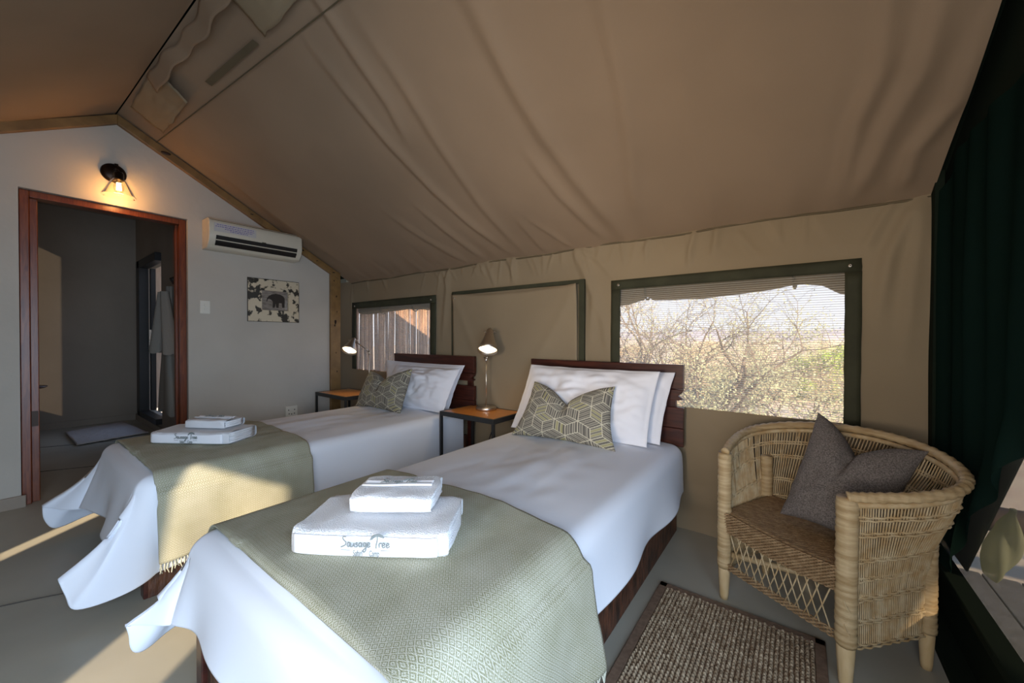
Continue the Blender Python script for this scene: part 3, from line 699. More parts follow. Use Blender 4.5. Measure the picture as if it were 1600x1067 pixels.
pillow('pillow',(-1.62,2.36,.56),(-.66,2.36,.56),(-.60,2.46,.99),(-1.45,2.47,.985),.07,M_white2,'white pillow standing against the headboard of the nearer bed, behind the front one','pillow',seed=3,flange=.05,wr=.02,pinch=.03)
pillow('pillow',(-1.63,2.17,.565),(-.70,2.24,.565),(-.655,2.34,1.0),(-1.60,2.38,1.0),.085,M_white2,'front white pillow on the nearer bed, behind the patterned cushion','pillow',seed=8,flange=.05,wr=.032,pinch=.03)
pillow('pillow',(-3.40,2.36,.56),(-2.46,2.36,.56),(-2.36,2.46,.955),(-3.50,2.46,.96),.07,M_white2,'white pillow standing against the headboard of the farther bed, behind the front one','pillow',seed=5,flange=.05,wr=.02,pinch=.03)
pillow('pillow',(-3.32,2.17,.565),(-2.38,2.22,.565),(-2.32,2.36,.93),(-3.22,2.38,.93),.095,M_white2,'front white pillow on the farther bed, behind the patterned cushion','pillow',seed=2,flange=.05,wr=.032,pinch=.03)
S_=.088
def tumbling(x,y):
    q=(math.sqrt(3)/3*x-y/3)/S_; r_=(2/3*y)/S_
    rx,ry,rz=round(q),round(-q-r_),round(r_); dx,dy,dz=abs(rx-q),abs(ry+q+r_),abs(rz-r_)
    if dx>dy and dx>dz: rx=-ry-rz
    elif dy>dz: pass
    else: rz=-rx-ry
    cx=S_*(math.sqrt(3)*rx+math.sqrt(3)/2*rz); cy=S_*1.5*rz
    X,Y=x-cx,y-cy; an=math.degrees(math.atan2(Y,X))%360
    k=int(((an-30)%360)//120); a0=math.radians(30+120*k); a1=a0+math.radians(120)
    e=(math.cos(a0),math.sin(a0)); g=(math.cos(a1),math.sin(a1)); det=e[0]*g[1]-e[1]*g[0]
    al=(X*g[1]-Y*g[0])/det/S_; be=(e[0]*Y-e[1]*X)/det/S_
    al=max(0,min(1,al)); be=max(0,min(1,be))
    h=(rx*7+rz*13+k*5)%3
    t=al if h!=1 else be
    m=min(al,1-al,be,1-be)
    st=(t*5)%1; line=min(st,1-st)
    cream=(.62,.57,.43,1); dark=(.145,.13,.11,1); mid=(.22,.20,.165,1); oliv=(.34,.31,.16,1)
    if m<.035: return cream
    if line<.075: return cream
    si=int(t*5); b=(si+h+k)%4
    if (rx*3+rz*5+k)%4==0 and si%2: return oliv
    return dark if line<.22 or b%2 else mid
pillow('cushion',(-1.53,2.04,.555),(-.815,2.06,.56),(-.875,2.20,.915),(-1.45,2.20,.905),.075,M_cush,'grey and yellow geometric striped cushion with chopped top on the nearer bed','cushion',chop=.34,nu=250,nv=190,seed=1,pinch=.10,wr=.004,colf=tumbling,size=(.66,.50))
pillow('cushion',(-3.36,2.02,.555),(-2.66,2.0,.56),(-2.70,2.16,.93),(-3.30,2.14,.88),.085,M_cush,'grey and yellow geometric striped cushion with chopped top on the farther bed','cushion',chop=.32,nu=250,nv=190,seed=4,pinch=.08,wr=.004,colf=tumbling,size=(.66,.50))
# ------------------------------------------------------------------ side tables and lamps
def side_table(x0,x1,y0,y1,zt,lab):
    cx,cy=(x0+x1)/2,(y0+y1)/2; t=thing('side_table',lab,'table',(cx,cy,0),group=None)
    w,d=(x1-x0)/2,(y1-y0)/2; s=.02
    m=MB(); m.box((-w+.018,-d+.018,zt-.012),(w-.018,d-.018,zt)); m.build('table_top',M_top,t)
    m=MB(); 
    m.box((-w,-d,zt-.035),(w,-d+s,zt+.001)); m.box((-w,d-s,zt-.035),(w,d,zt+.001)); m.box((-w,-d+s,zt-.035),(-w+s,d-s,zt+.001)); m.box((w-s,-d+s,zt-.035),(w,d-s,zt+.001)); m.build('top_frame',M_black,t,bev=.0015)
    for sx_ in (-1,1):
        for sy_ in (-1,1):
            m=MB(); a=(min(sx_*w,sx_*(w-s)),min(sy_*d,sy_*(d-s)),0); m.box(a,(a[0]+s,a[1]+s,zt-.035)); m.build('leg',M_black,t)
    m=MB(); m.box((-w+s,-d+.002,.16),(w-s,-d+.018,.18)); m.box((-w+s,d-.018,.16),(w-s,d-.002,.18)); m.box((-w+.002,-d+s,.16),(-w+.018,d-s,.18)); m.box((w-.018,-d+s,.16),(w-.002,d-s,.18)); m.build('stretcher',M_black,t)
    m=MB(); m.box((-w+.02,-d+.02,.172),(w-.02,d-.02,.184)); m.build('shelf',M_pale,t)
    return t
side_table(-2.345,-1.775,2.15,2.545,.60,'black steel side table with orange wood top between the two beds')
side_table(-4.24,-3.63,2.07,2.47,.60,'black steel side table with orange wood top beside the gable wall')
def lamp(base,ptop,stop,sbot,rs,lab,light):
    bx_,by_,bz=base; L=thing('table_lamp',lab,'lamp',base)
    P=lambda v: Vector(v)-Vector(base)
    m=MB(); m.lathe([(0,0),(.084,0),(.086,.003),(.086,.022),(.082,.026),(.02,.028),(.012,.034),(0,.034)],40); m.build('lamp_base',M_nickel,L,True,bev=0)
    pt=P(ptop); m=MB(); m.tube([(0,0,.03),(0,0,pt.z)],.0055,12); m.build('pole',M_nickel,L,True)
    m=MB(); m.tube([(0,0,pt.z-.035),(0,0,pt.z-.028),(0,0,pt.z-.012),(0,0,pt.z)],[.008,.013,.013,.008],12); m.tube([(-.02,0,pt.z),(.02,0,pt.z)],.009,10); m.build('joint',M_nickel,L,True)
    a,b=P(stop),P(sbot); ax=(b-a).normalized(); ln=(b-a).length
    m=MB(); m.tube([(0,0,pt.z),tuple(a+ax*.02)],.0055,10); m.build('arm',M_nickel,L,True)
    M=Matrix.Translation(a)@ax.to_track_quat('Z','Y').to_matrix().to_4x4()
    m=MB(); m.lathe([(0,-.012),(.010,-.012),(.014,0),(.026,.004),(.030,.02),(.034,.045),(rs*.62,ln*.5),(rs*.88,ln*.82),(rs,ln),(rs-.002,ln),(rs*.85,ln*.82),(rs*.58,ln*.5),(.028,.045),(0,.04)],40,M)
    sh=m.build('lamp_shade',M_nickel,L,True)
    for s in (-1,1):
        m=MB(); m.tube([tuple(M@Vector((s*.030,0,.02))),tuple(M@Vector((s*.052,0,.02)))],.0065,8); m.build('shade_knob',M_nickel,L,True)
    m=MB(); m.lathe([(0,ln-.012),(rs*.5,ln-.014),(rs*.86,ln-.020),(rs*.86,ln-.03),(0,ln-.03)],32,M); m.build('bulb',M_bulb,L,True)
    l=bpy.data.lights.new('lamp_light','SPOT'); l.energy=light; l.color=(1,.74,.45); l.spot_size=2.4; l.spot_blend=.6; l.shadow_soft_size=.04
    lo=bpy.data.objects.new('lamp_light',l); COL.objects.link(lo); lo.parent=L; lo.location=b+ax*.015; lo.rotation_euler=ax.to_track_quat('-Z','Y').to_euler()
    return L
lamp((-2.085,2.43,.601),(-2.085,2.43,1.035),(-2.035,2.42,1.265),(-1.985,2.33,1.095),.081,'brushed nickel lamp with pole and cone shade on the table between the beds',2.0)
lamp((-3.62,2.33,.601),(-3.62,2.33,1.055),(-3.86,2.30,1.185),(-3.81,2.215,1.055),.079,'brushed nickel lamp with bent arm and cone shade on the table by the gable wall',2.0)
m=MB(); m.tube([(-2.1,2.50,.60),(-2.1,2.552,.605),(-2.1,2.556,.50),(-2.12,2.55,.40),(-2.16,2.54,.28),(-2.13,2.55,.12),(-2.2,2.54,.01),(-2.3,2.5,.006)],.004,6)
tag(m.build('power_cord',M_cord,None,True),'black lamp cord dangling behind the table between the beds','cord')
# ------------------------------------------------------------------ towels
STROKES=[ # hand lettering, unit height ~1
 ([(.55,.95),(.35,1.0),(.15,.85),(.3,.62),(.5,.45),(.45,.2),(.15,.05),(-.05,.0)],0),
 ([(.45,.40),(.25,.42),(.12,.2),(.25,.02),(.42,.2),(.47,.40),(.45,.08),(.55,.05)],.52),
 ([(.05,.40),(.05,.12),(.18,.02),(.38,.2),(.42,.4),(.42,.08),(.5,.05)],1.0),
 ([(.38,.38),(.2,.42),(.15,.3),(.3,.2),(.3,.05),(.1,.02)],1.45),
 ([(.45,.40),(.25,.42),(.12,.2),(.25,.02),(.42,.2),(.47,.40),(.45,.08),(.55,.05)],1.80),
 ([(.45,.40),(.2,.42),(.12,.2),(.25,.05),(.42,.2),(.46,.4),(.40,-.25),(.2,-.45),(.1,-.3),(.5,.02)],2.30),
 ([(.1,.18),(.38,.28),(.35,.42),(.18,.4),(.12,.15),(.25,.02),(.45,.12)],2.75),
 ([(.45,1.05),(.42,.7),(.32,.3),(.28,.0),(.34,-.02)],3.55),
 ([(.25,.02),(.25,.38),(.45,.42),(.5,.36)],3.95),
 ([(.1,.18),(.38,.28),(.35,.42),(.18,.4),(.12,.15),(.25,.02),(.45,.12)],4.40),
 ([(.1,.18),(.38,.28),(.35,.42),(.18,.4),(.12,.15),(.25,.02),(.5,.16)],4.85),
 ([(-.15,.7),(.05,1.0),(.35,1.2),(.75,1.25),(1.15,1.15),(1.35,.95),(1.0,1.02),(.6,1.1),(.25,.98),(0,.75)],3.35),
 ([(-.05,.8),(.2,1.08),(.6,1.17),(1.0,1.1),(1.25,1.0)],3.35),
 ([(0,0),(1.0,0)],-.05),([(0,0),(.95,0)],4.35)]
def bez(pts,n=5):
    out=[]
    P=[pts[0]]+list(pts)+[pts[-1]]
    for i in range(1,len(P)-2):
        for k in range(n):
            t=k/n; a,b,c,d=P[i-1],P[i],P[i+1],P[i+2]
            out.append(tuple(.5*((2*b[j])+(-a[j]+c[j])*t+(2*a[j]-5*b[j]+4*c[j]-d[j])*t*t+(-a[j]+3*b[j]-3*c[j]+d[j])*t**3) for j in (0,1)))
    out.append(pts[-1]); return out
def logo(M,width,parent,small=True):
    m=MB(); s=width/5.3
    for k,(pts,ox) in enumerate(STROKES):
        dy=-.28 if k>=13 else 0
        pp=[M@Vector(((x+ox)*s,(y+dy)*s*1.15,0)) for x,y in (bez(pts) if len(pts)>2 else pts)]
        m.tube(pp,s*(.062 if k<13 else .03) if k!=12 else s*.075,5)
    o=m.build('logo',M_ink,parent)
    if small:
        for wd,ox in (('Safari',1.28),('Camp',3.05)):
            cu=bpy.data.curves.new('t','FONT'); cu.body=wd; cu.size=s*.78; cu.extrude=s*.02; cu.space_character=1.0
            t=bpy.data.objects.new('t',cu); me=bpy.data.meshes.new_from_object(t); bpy.data.objects.remove(t)
            M2=M@Matrix.Translation((ox*s,-.95*s,0))@Matrix.Diagonal((.62,1.15,1,1)); me.transform(M2); me.materials.clear(); me.materials.append(M_ink)
            lo=bpy.data.objects.new('lettering',me); COL.objects.link(lo); lo.parent=parent
    return o
def towel(name,cx,cy,z,ang,w,d,h,layers,lab,seed,group,toplogo):
    t=thing(name,lab,'towel',(cx,cy,z),ang)
    def body(a,b):   # cross-section superellipse swept along width
        x=lerp(-w/2,w/2,a); th=2*PI*b; e=.42
        c,s=math.cos(th),math.sin(th)
        e=.30; y=d/2*abs(c)**e*(1 if c>0 else -1); zz=h/2+h/2*abs(s)**e*(1 if s>0 else -1)
        # end taper and lumps
        k=1-.10*abs(2*a-1)**8
        topn=.006*nz(x*7+seed,y*7)+.004*nz(x*20,y*20,seed)
        # folds lines visible on the side
        gr=0
        return (x+ .006*nz(a*3,b*9,seed), y*k+.004*nz(x*8,b*6,seed), zz*(1-.05*abs(2*a-1)**4)+(topn if s>0 else 0)*1.0)
    o=grid('folded_body',body,50,64,M_towel,t)
    # end caps: stacked fold layers
    for sg in (-1,1):
        m=MB(); n=layers
        for k in range(n):
            z0=.004+(h-.01)*(k+.5)/n; rr=(h-.01)/n*.5
            m.tube([(sg*(w/2-.012),-d/2+.02,z0),(sg*(w/2-.004+.004*math.sin(k*3)),-d*.2,z0),(sg*(w/2-.002),d*.2,z0),(sg*(w/2-.012),d/2-.02,z0)],rr*1.08,8)
        m.build('fold_edge',M_towel,t,True)
    if not toplogo:
        def band(a,b):
            q=body(lerp(.02,.94,a),lerp(.545,.455,b)); return (q[0],q[1]-.004,q[2])
        solid(grid('woven_band',band,30,8,M_band,t),.004)
        Mx=Matrix.Translation((-.065,-d/2-.0150,h*.54))@Matrix.Rotation(PI/2,4,'X')
        logo(Mx,.135,t)
    else:
        def band(a,b): return (lerp(-w/2+.012,w/2-.012,a),lerp(-.025,.022,b),h+.006+.004*nz(a*7*w+seed,b)+.0025*math.sin(b*PI*3))
        solid(grid('woven_band',band,30,10,M_band,t),.002)
        Mx=Matrix.Translation((-.055,-.012,h+.0125))
        logo(Mx,.115,t,False)
    return t
ta=math.atan2(.27,.40)
towel('bath_towel',-1.04,.725,.578,ta,.45,.275,.080,5,'large white folded towel with logo on the nearer bed throw',1,'folded towels',False)
towel('hand_towel',-1.05,.785,.662,ta+.04,.25,.20,.054,3,'small white towel on top of the large folded towel on the nearer bed',4,'folded towels',True)
towel('bath_towel',-2.87,.745,.582,ta,.47,.25,.072,5,'large white folded towel with logo on the farther bed throw',7,'folded towels',False)
towel('hand_towel',-2.855,.79,.658,ta-.05,.26,.165,.048,3,'small white towel on top of the large folded towel on the farther bed',9,'folded towels',True)
# ------------------------------------------------------------------ cane armchair
F0=Vector((-.065,1.87,0)); ang=math.atan2(-.535,.845)
ch=thing('wicker_chair','natural cane tub armchair with wrapped legs beside the large window','armchair',tuple(F0),ang)
# local frame: x = right (towards camera side), y = back
RIM=[(-.24,0,.675),(-.29,.10,.695),(-.335,.22,.715),(-.34,.34,.735),(-.27,.46,.757),(-.13,.535,.775),(.03,.555,.782),(.18,.525,.775),(.31,.45,.757),(.40,.34,.732),(.415,.24,.706),(.37,.13,.685),(.30,.05,.668),(.24,0,.655)]
def catmull(P,n):
    out=[]; Q=[Vector(p) for p in P]; Q=[Q[0]*2-Q[1]]+Q+[Q[-1]*2-Q[-2]]
    m=len(Q)-3
    for k in range(n+1):
        t=k/n*m; i=min(int(t),m-1); t-=i; a,b,c,d=Q[i:i+4]
        out.append(.5*((2*b)+(-a+c)*t+(2*a-5*b+4*c-d)*t*t+(-a+3*b-3*c+d)*t**3))
    return out
NR=160
rim=catmull(RIM,NR)
BOT=[(-.24,0,.13),(-.265,.12,.13),(-.285,.24,.13),(-.295,.36,.13),(-.20,.405,.13),(-.07,.42,.13),(.07,.42,.13),(.20,.405,.13),(.295,.36,.13),(.285,.24,.13),(.265,.12,.13),(.24,0,.13)]
bot=catmull(BOT,NR)
# arc-match: parameters so that back corners line up
def surf(s,h):      # s 0..1 around, h 0..1 bottom to rim
    a=bot[min(NR,int(s*NR))]; b=rim[min(NR,int(s*NR))]
    z=lerp(a.z,b.z,h); k=sm(.35,1,h)*.75+.25*h*h
    return Vector((lerp(a.x,b.x,k),lerp(a.y,b.y,k),z))
m=MB(); m.tube([(p.x,p.y,p.z) for p in rim],[.0175+.0022*math.sin(k*1.9) for k in range(NR+1)],10); m.build('arm_rim',M_caned,ch,True)
m=MB(); 
m.tube([(p.x*.985,p.y-.012,p.z-.026) for p in rim],.010,8); m.build('rim_binding',M_cane,ch,True)
random.seed(21)
NC=300; m=MB()
for k in range(NC):
    s=(k+.5)/NC; s2=min(1,max(0,s+random.uniform(-.0015,.0015))); lean=random.uniform(-.006,.006)
    pts=[]
    for h in (0,.18,.36,.54,.7,.84,.97):
        p=surf(min(1,max(0,s2+lean*h*.5)),h); pts.append((p.x,p.y,p.z))
    m.tube(pts,random.uniform(.0020,.0030),4,cap=False)
o=m.build('cane_shell',M_cane,ch,True); o['kind']='stuff'
for j,zc in enumerate((.118,.22,.304,.38,.456,.558,.62)):
    m=MB()
    for dz in (-.0055,.0055):
        pts=[]
        for k in range(0,NR+1):
            h=(zc-.13)/(.70-.13); q=surf(k/NR,max(0,min(.97,h+.02*(k/NR-.5)*0))); n=Vector((q.x,q.y-.18,0)).normalized()
            off=.003*math.sin(k*1.3+(0 if dz>0 else PI)); pts.append((q.x+n.x*(off+.002),q.y+n.y*(off+.002),q.z+dz+.0015*math.sin(k*.33+j)))
        m.tube(pts,.0038,5)
    m.build('binding_row',M_cane,ch,True)
# legs
for (lx,ly,top,r0) in ((-.24,0,.67,.026),(.24,0,.65,.028),(-.30,.36,.60,.024),(.30,.36,.60,.024)):
    m=MB(); m.tube([(lx,ly,0),(lx,ly,.02),(lx,ly,.12),(lx,ly,.20)],[r0*.62,r0*.72,r0*.95,r0],10); g=m.build('leg',M_leg,ch,True)
    m=MB(); n=60
    zt=top; k0=.15 if ly==0 else .14
    m.tube([(lx+.001*math.sin(i*2.1),ly+.001*math.cos(i*1.7),lerp(k0,zt,i/n)) for i in range(n+1)],[(r0+.003)*(1+.035*math.sin(i*2.2)+.02*math.sin(i*.7)) for i in range(n+1)],12)
    m.build('leg_wrap',M_caned,g,True)
# seat
def seat(a,b):
    x=lerp(-.235-.05*b,.235+.05*b,a); y=lerp(-.012,.375,b)
    z=.408-.012*math.sin(PI*a)*(1-.3*b)+.0025*math.sin(x*420+ (1 if int(y*40)%2 else 0)*1.6)*math.sin(y*330+x*200)
    if b<.04: z-= (.04-b)*.3
    return (x,y,z)
solid(grid('seat',seat,170,120,M_seat,ch),.012,-1)
m=MB()
for i in range(15):      # woven front apron under the seat
    z=.405-i*.0060; pts=[(lerp(-.225,.225,t),-.018+.004*math.sin(t*150+i*PI)+.006*sm(0,1,(i/15)),z-.012*math.sin(PI*t)) for t in [k/120 for k in range(121)]]
    m.tube(pts,.0036,4)
m.build('front_apron',M_seat,ch,True)
m=MB()
for i in range(5):
    z=.172-i*.0065; m.tube([(lerp(-.225,.225,t),-.006+.004*math.sin(t*120+i*PI),z) for t in [k/90 for k in range(91)]],.0038,4)
m.build('lower_rail',M_seat,ch,True)
for i in range(13):
    x=lerp(-.215,.20,i/12); dx=.055
    for sg in (1,-1):
        xa,xb=x-sg*dx*.5+.005,x+sg*dx*.5+.005
        if not(-.225<xa<.225 and -.225<xb<.225): continue
        m=MB(); m.tube([(xa,-.008-.003*sg,.325),((xa+xb)/2,-.006-.004*sg,.245),(xb,-.008,.168)],.0026,5); m.build('lattice_cane',M_cane,ch,True)
for (p,q) in (((-.235,.01,.30),(-.29,.35,.30)),((.235,.01,.30),(.29,.35,.30)),((-.24,.02,.20),(.20,.36,.20)),((-.29,.36,.30),(.29,.36,.30))):
    m=MB(); m.tube([p,q],.013,8); m.build('stretcher',M_leg,ch,True)
# loose wrapping ends
for z in (.29,.21):
    m=MB(); m.tube([(.250,-.030,z+.02),(.258,-.036,z+.008),(.272,-.036,z-.010)],.0014,4); m.build('loose_cane_end',M_cane,ch)
# grey cushion on the chair
pillow('cushion',(-.06,2.06,.425),(.225,1.885,.425),(.40,2.11,.775),(.075,2.24,.865),.075,M_grey,'dark grey woven cushion slouched in the wicker chair','cushion',chop=.25,nu=80,nv=60,seed=11,pinch=.09,wr=.006)
# ------------------------------------------------------------------ rug
rg=thing('jute_rug','chunky woven jute rug with plain border between the near bed and the wicker chair','rug',(-.22,1.35,0))
RX0,RX1,RY0,RY1=-.531,.093,.75,1.932
m=MB(); bwid=.035
m.box((RX0+.22,RY0-1.35,.0),(RX1+.22,RY1-1.35,.006)); m.build('backing',M_rugb,rg)
for q in (((RX0,RY0),(RX0+bwid,RY1)),((RX1-bwid,RY0),(RX1,RY1)),((RX0,RY1-bwid),(RX1,RY1)),((RX0,RY0),(RX1,RY0+bwid))):
    m=MB(); m.box((q[0][0]+.22,q[0][1]-1.35,.004),(q[1][0]+.22,q[1][1]-1.35,.013)); m.build('border',M_rugb,rg,bev=.003)
random.seed(2); m=MB(); nx,ny=36,68
gx=(RX1-RX0-2*bwid)/nx; gy=(RY1-RY0-2*bwid)/ny
for i in range(nx):
    for j in range(ny):
        cx=RX0+bwid+(i+.5)*gx+.22+random.uniform(-.001,.001); cy=RY0+bwid+(j+.5+.5*(i%2))*gy-1.35
        a=random.uniform(-.35,.35)+(.5 if i%2 else -.5)*.7; hh=random.uniform(.009,.014); rx,ry=gx*.50,gy*.50
        b0=len(m.V)
        for (px,py,pz) in ((-1,0,0),(-.6,-.75,0),(.6,-.75,0),(1,0,0),(.6,.75,0),(-.6,.75,0)):
            m.V.append((cx+rx*px*math.cos(a)-ry*py*math.sin(a),cy+rx*px*math.sin(a)+ry*py*math.cos(a),.006))
        for (px,py,pz) in ((-.55,0,1),(0,-.5,1),(.55,0,1),(0,.5,1)):
            m.V.append((cx+rx*px*math.cos(a)-ry*py*math.sin(a),cy+rx*px*math.sin(a)+ry*py*math.cos(a),.006+hh))
        m.F+=[tuple(b0+k for k in q) for q in ((6,7,8,9),(0,1,7,6),(1,2,7),(2,3,8,7),(3,4,9,8),(4,5,9),(5,0,6,9))]
o=m.build('weave',M_rug,rg,True); o['kind']='stuff'
# ------------------------------------------------------------------ fittings on the gable wall
ac=thing('air_conditioner','cream split air conditioner with black outlet mounted on the gable wall','air conditioner',(XL,1.51,2.135))
prof=[(0,-.135),(0,.135),(.15,.135),(.185,.120),(.20,.085),(.205,-.03),(.185,-.075),(.15,-.12),(.13,-.135)]
m=MB(); extr(m,[(0,0)],0,0) if False else None
n=len(prof)
for y in (-.395,.395):
    for (x,z) in prof: m.V.append((x,y,z))
m.F.append(tuple(range(n))); m.F.append(tuple(range(n,2*n))[::-1])
for i in range(n): j=(i+1)%n; m.F.append((i,i+n,j+n,j))
bevel(m.build('casing',M_plastic,ac,True),.006,3,.9)
m=MB(); m.box((.196,-.39,.110),(.2005,.39,.113)); m.build('grille_line',M_canvas_dark,ac)
m=MB(); extr2=[(.185,-.03),(.2085,-.022),(.2065,-.036),(.1895,-.079),(.158,-.115),(.14,-.105)]
def extry(mb,prof,y0,y1):
    n=len(prof); b=len(mb.V)
    for y in (y0,y1):
        for (x,z) in prof: mb.V.append((x,y,z))
    mb.F.append(tuple(b+i for i in range(n))); mb.F.append(tuple(b+n+i for i in range(n))[::-1])
    for i in range(n):
        j=(i+1)%n; mb.F.append((b+i,b+n+i,b+n+j,b+j))
extry(m,extr2,-.345,.345); m.build('outlet',M_blk,ac)
m=MB(); extry(m,[(.19,-.062),(.2005,-.058),(.1985,-.064),(.188,-.068)],-.345,.345); m.build('vane',M_plastic,ac)
m=MB(); extry(m,[(.15,-.108),(.167,-.108),(.150,-.126),(.140,-.12)],-.36,.36); m.build('vane',M_plastic,ac)
m=MB(); m.box((.2035,-.36,.012),(.2055,-.03,.088)); m.build('notice',M_paper,ac)
random.seed(9); m=MB()
for i,(za,l0,l1) in enumerate(((.075,-.34,-.05),(.058,-.35,-.045),(.042,-.28,-.06),(.028,-.24,-.10))):
    y=l0
    while y<l1:
        w=random.uniform(.008,.024); m.box((.2055,y,za-.004),(.2061,min(y+w,l1),za+.003)); y+=w+.005
o=m.build('handwriting',M_purple,ac); o['kind']='stuff'
m=MB(); m.box((.2045,.02,-.022),(.2062,.055,-.014)); m.build('badge',M_canvas_dark,ac)
# picture
pf=thing('picture_frame','elephant photograph in a distressed cream painted wooden frame','picture',(XL,1.715,1.577),0)
def dist_mat():
    m=mat('distressed_paint',(.62,.53,.38),.7,scale=15,col2=(.035,.030,.022),bump=.3,bscale=40,detail=5,stretch=(1,1,1)); return m
M_dist=dist_mat(); M_dist.node_tree.nodes['Color Ramp'].color_ramp.elements[0].position=.51; M_dist.node_tree.nodes['Color Ramp'].color_ramp.elements[1].position=.56
w,h=.24,.215; iw,ih=.125,.10
def fr(p): m=MB(); m.V+=p; return m
def side(o1,o2,i1,i2):
    m=MB(); 
    m.V+=[(0,*o1),(0,*o2),(0,*i2),(0,*i1),(.012,*o1),(.012,*o2),(.034,*(i2)),(.034,*(i1))]
    m.F+=[(0,1,2,3),(7,6,5,4),(0,4,5,1),(3,2,6,7),(1,5,6,2),(0,3,7,4)]; m.build('frame_side',M_dist,pf,bev=.002)
side((-w,h),(w,h),(-iw,ih),(iw,ih)); side((w,h),(w,-h),(iw,ih),(iw,-ih)); side((w,-h),(-w,-h),(iw,-ih),(-iw,-ih)); side((-w,-h),(-w,h),(-iw,-ih),(-iw,ih))
ph=MB(); ph.box((-.0,-w-.004,-h-.004),(.009,w+.004,h+.004)); ph.build('backing',M_bone,pf); ph=MB(); ph.box((.004,-iw-.003,-ih-.003),(.012,iw+.003,ih+.003)); pm=ph.build('photo_print',mat('print_ground',(.16,.13,.105),.6,scale=16,col2=(.30,.26,.22),stretch=(1,1,5)),pf)
M_el=mat('print_elephant',(.028,.020,.014),.7); M_lt=mat('print_highlight',(.42,.38,.34),.7,scale=30,col2=(.2,.17,.14))
el=[(-.085,.02),(-.07,.045),(-.04,.065),(0,.075),(.04,.07),(.07,.055),(.085,.03),(.085,-.02),(.082,-.065),(.06,-.068),(.055,-.02),(.03,-.02),(.028,-.03),(.025,-.07),(.002,-.07),(-.002,-.025),(-.012,-.07),(-.032,-.07),(-.03,-.01),(-.045,.01),(-.065,.02),(-.078,.012),(-.082,-.01),(-.090,-.012)]
m=MB(); m.poly([(a,b) for a,b in el],.0006,Matrix.Translation((.0120,.012,0))@Matrix(((0,0,1,0),(1,0,0,0),(0,1,0,0),(0,0,0,1)))); m.build('elephant_print',M_el,pf)
m=MB(); m.box((.0120,.07,-.085),(.0124,.122,.01)); m.build('print_highlight',M_lt,pf)
# switch, socket
def plate(name,y,z,w,h,lab,cat):
    t=thing(name,lab,cat,(XL,y,z)); m=MB(); m.box((0,-w/2,-h/2),(.010,w/2,h/2)); m.build('cover_plate',M_socket,t,bev=.003); return t
s=plate('light_switch',1.133,1.475,.075,.12,'cream light switch on the gable wall between the doorway and the picture','switch')
for dz in (-.015,.02): m=MB(); m.box((.008,-.008,dz-.011),(.0155,.010,dz+.011)); m.build('rocker',M_socket,s,bev=.002)
s=plate('wall_socket',1.878,.40,.12,.12,'white double power socket low on the gable wall above the far bed','socket')
for (a,b) in ((-.03,.02),(0,-.025),(.03,.02),(-.025,-.02),(.028,-.02)): m=MB(); m.lathe([(0,0),(.006,0),(.006,.002),(0,.002)],10,Matrix.Translation((.0085,a,b))@Matrix.Rotation(PI/2,4,'Y')); m.build('pin_hole',M_blk,s)
# sconce
sc=thing('wall_sconce','dark bronze wall light with filament bulb and clear glass cone above the doorway','wall light',(XL,.552,2.50))
m=MB(); m.lathe([(0,0),(.072,0),(.075,.006),(.070,.018),(.05,.026),(.022,.032),(0,.034)],32,Matrix.Rotation(PI/2,4,'Y')); m.build('backplate',M_bronze,sc,True)
m=MB(); m.tube([(.03,0,0),(.07,.004,.01),(.10,.008,.0),(.115,.012,-.02)],.011,10); m.tube([(.08,.006,.04),(.08,.006,.055)],.012,8); m.build('arm',M_bronze,sc,True)
m=MB(); T=Matrix.Translation((.118,.014,-.065)); m.lathe([(0,.05),(.024,.05),(.030,.035),(.030,.0),(.036,-.004),(.036,-.012),(0,-.012)],24,T); m.build('bulb_socket',M_bronze,sc,True)
m=MB(); m.lathe([(.036,-.008),(.05,-.03),(.075,-.085),(.098,-.135),(.100,-.139),(.097,-.139),(.073,-.085),(.048,-.03),(.034,-.008)],40,T); m.build('glass_shade',M_glass,sc,True)
m=MB(); m.lathe([(.012,-.012),(.016,-.03),(.028,-.055),(.030,-.08),(.022,-.102),(.006,-.116),(0,-.118)],24,T); m.build('bulb',M_glass,sc,True)
m=MB()
for k in range(8):
    w_=2*PI*k/8; m.tube([tuple(T@Vector((.010*math.cos(w_),.010*math.sin(w_),-.035))),tuple(T@Vector((.013*math.cos(w_),.013*math.sin(w_),-.09)))],.0028,5)
m.build('filament',M_fil,sc)
l=bpy.data.lights.new('sconce_light','POINT'); l.energy=2.3; l.color=(1,.48,.16); l.shadow_soft_size=.03
lo=bpy.data.objects.new('sconce_light',l); COL.objects.link(lo); lo.parent=sc; lo.location=(.118,.014,-.21)
# bathroom things
rb_=thing('bathrobe','white bathrobe hanging from the bathroom wall hooks beside the inner opening','robe',(-5.42,1.10,1.02))
def robe(a,b):
    th=2*PI*a; z=lerp(-.62,.72,b)
    wd=lerp(.30,.07,sm(.0,1,b)**.9); dp=lerp(.085,.04,b)
    fold=1+.16*math.sin(5*th+2*b)*(1-b*.6)
    return (.0+wd*math.cos(th)*fold,dp*math.sin(th)*fold*.8,z+.03*math.sin(3*th)*(1-b)**4)
grid('robe_body',robe,60,30,M_robe,rb_)
def slv(sx_):
    def f_(a,b):
        th=2*PI*a; k=lerp(.11,.06,b); return (sx_*lerp(.30,.05,b)+k*math.cos(th),-.05+.6*k*math.sin(th)*(1+.2*math.sin(4*th)),lerp(.02,.66,b)+.02*math.sin(2*th)*(1-b))
    return f_
for s_ in (-1,1): grid('sleeve',slv(s_),28,18,M_robe,rb_)
hk=thing('coat_hook','black multi arm coat hook on the bathroom wall above the robe','hook',(-5.45,1.2,1.80))
m=MB(); m.box((-.10,-.012,-.02),(.10,0,.02)); m.build('back_rail',M_bone,hk)
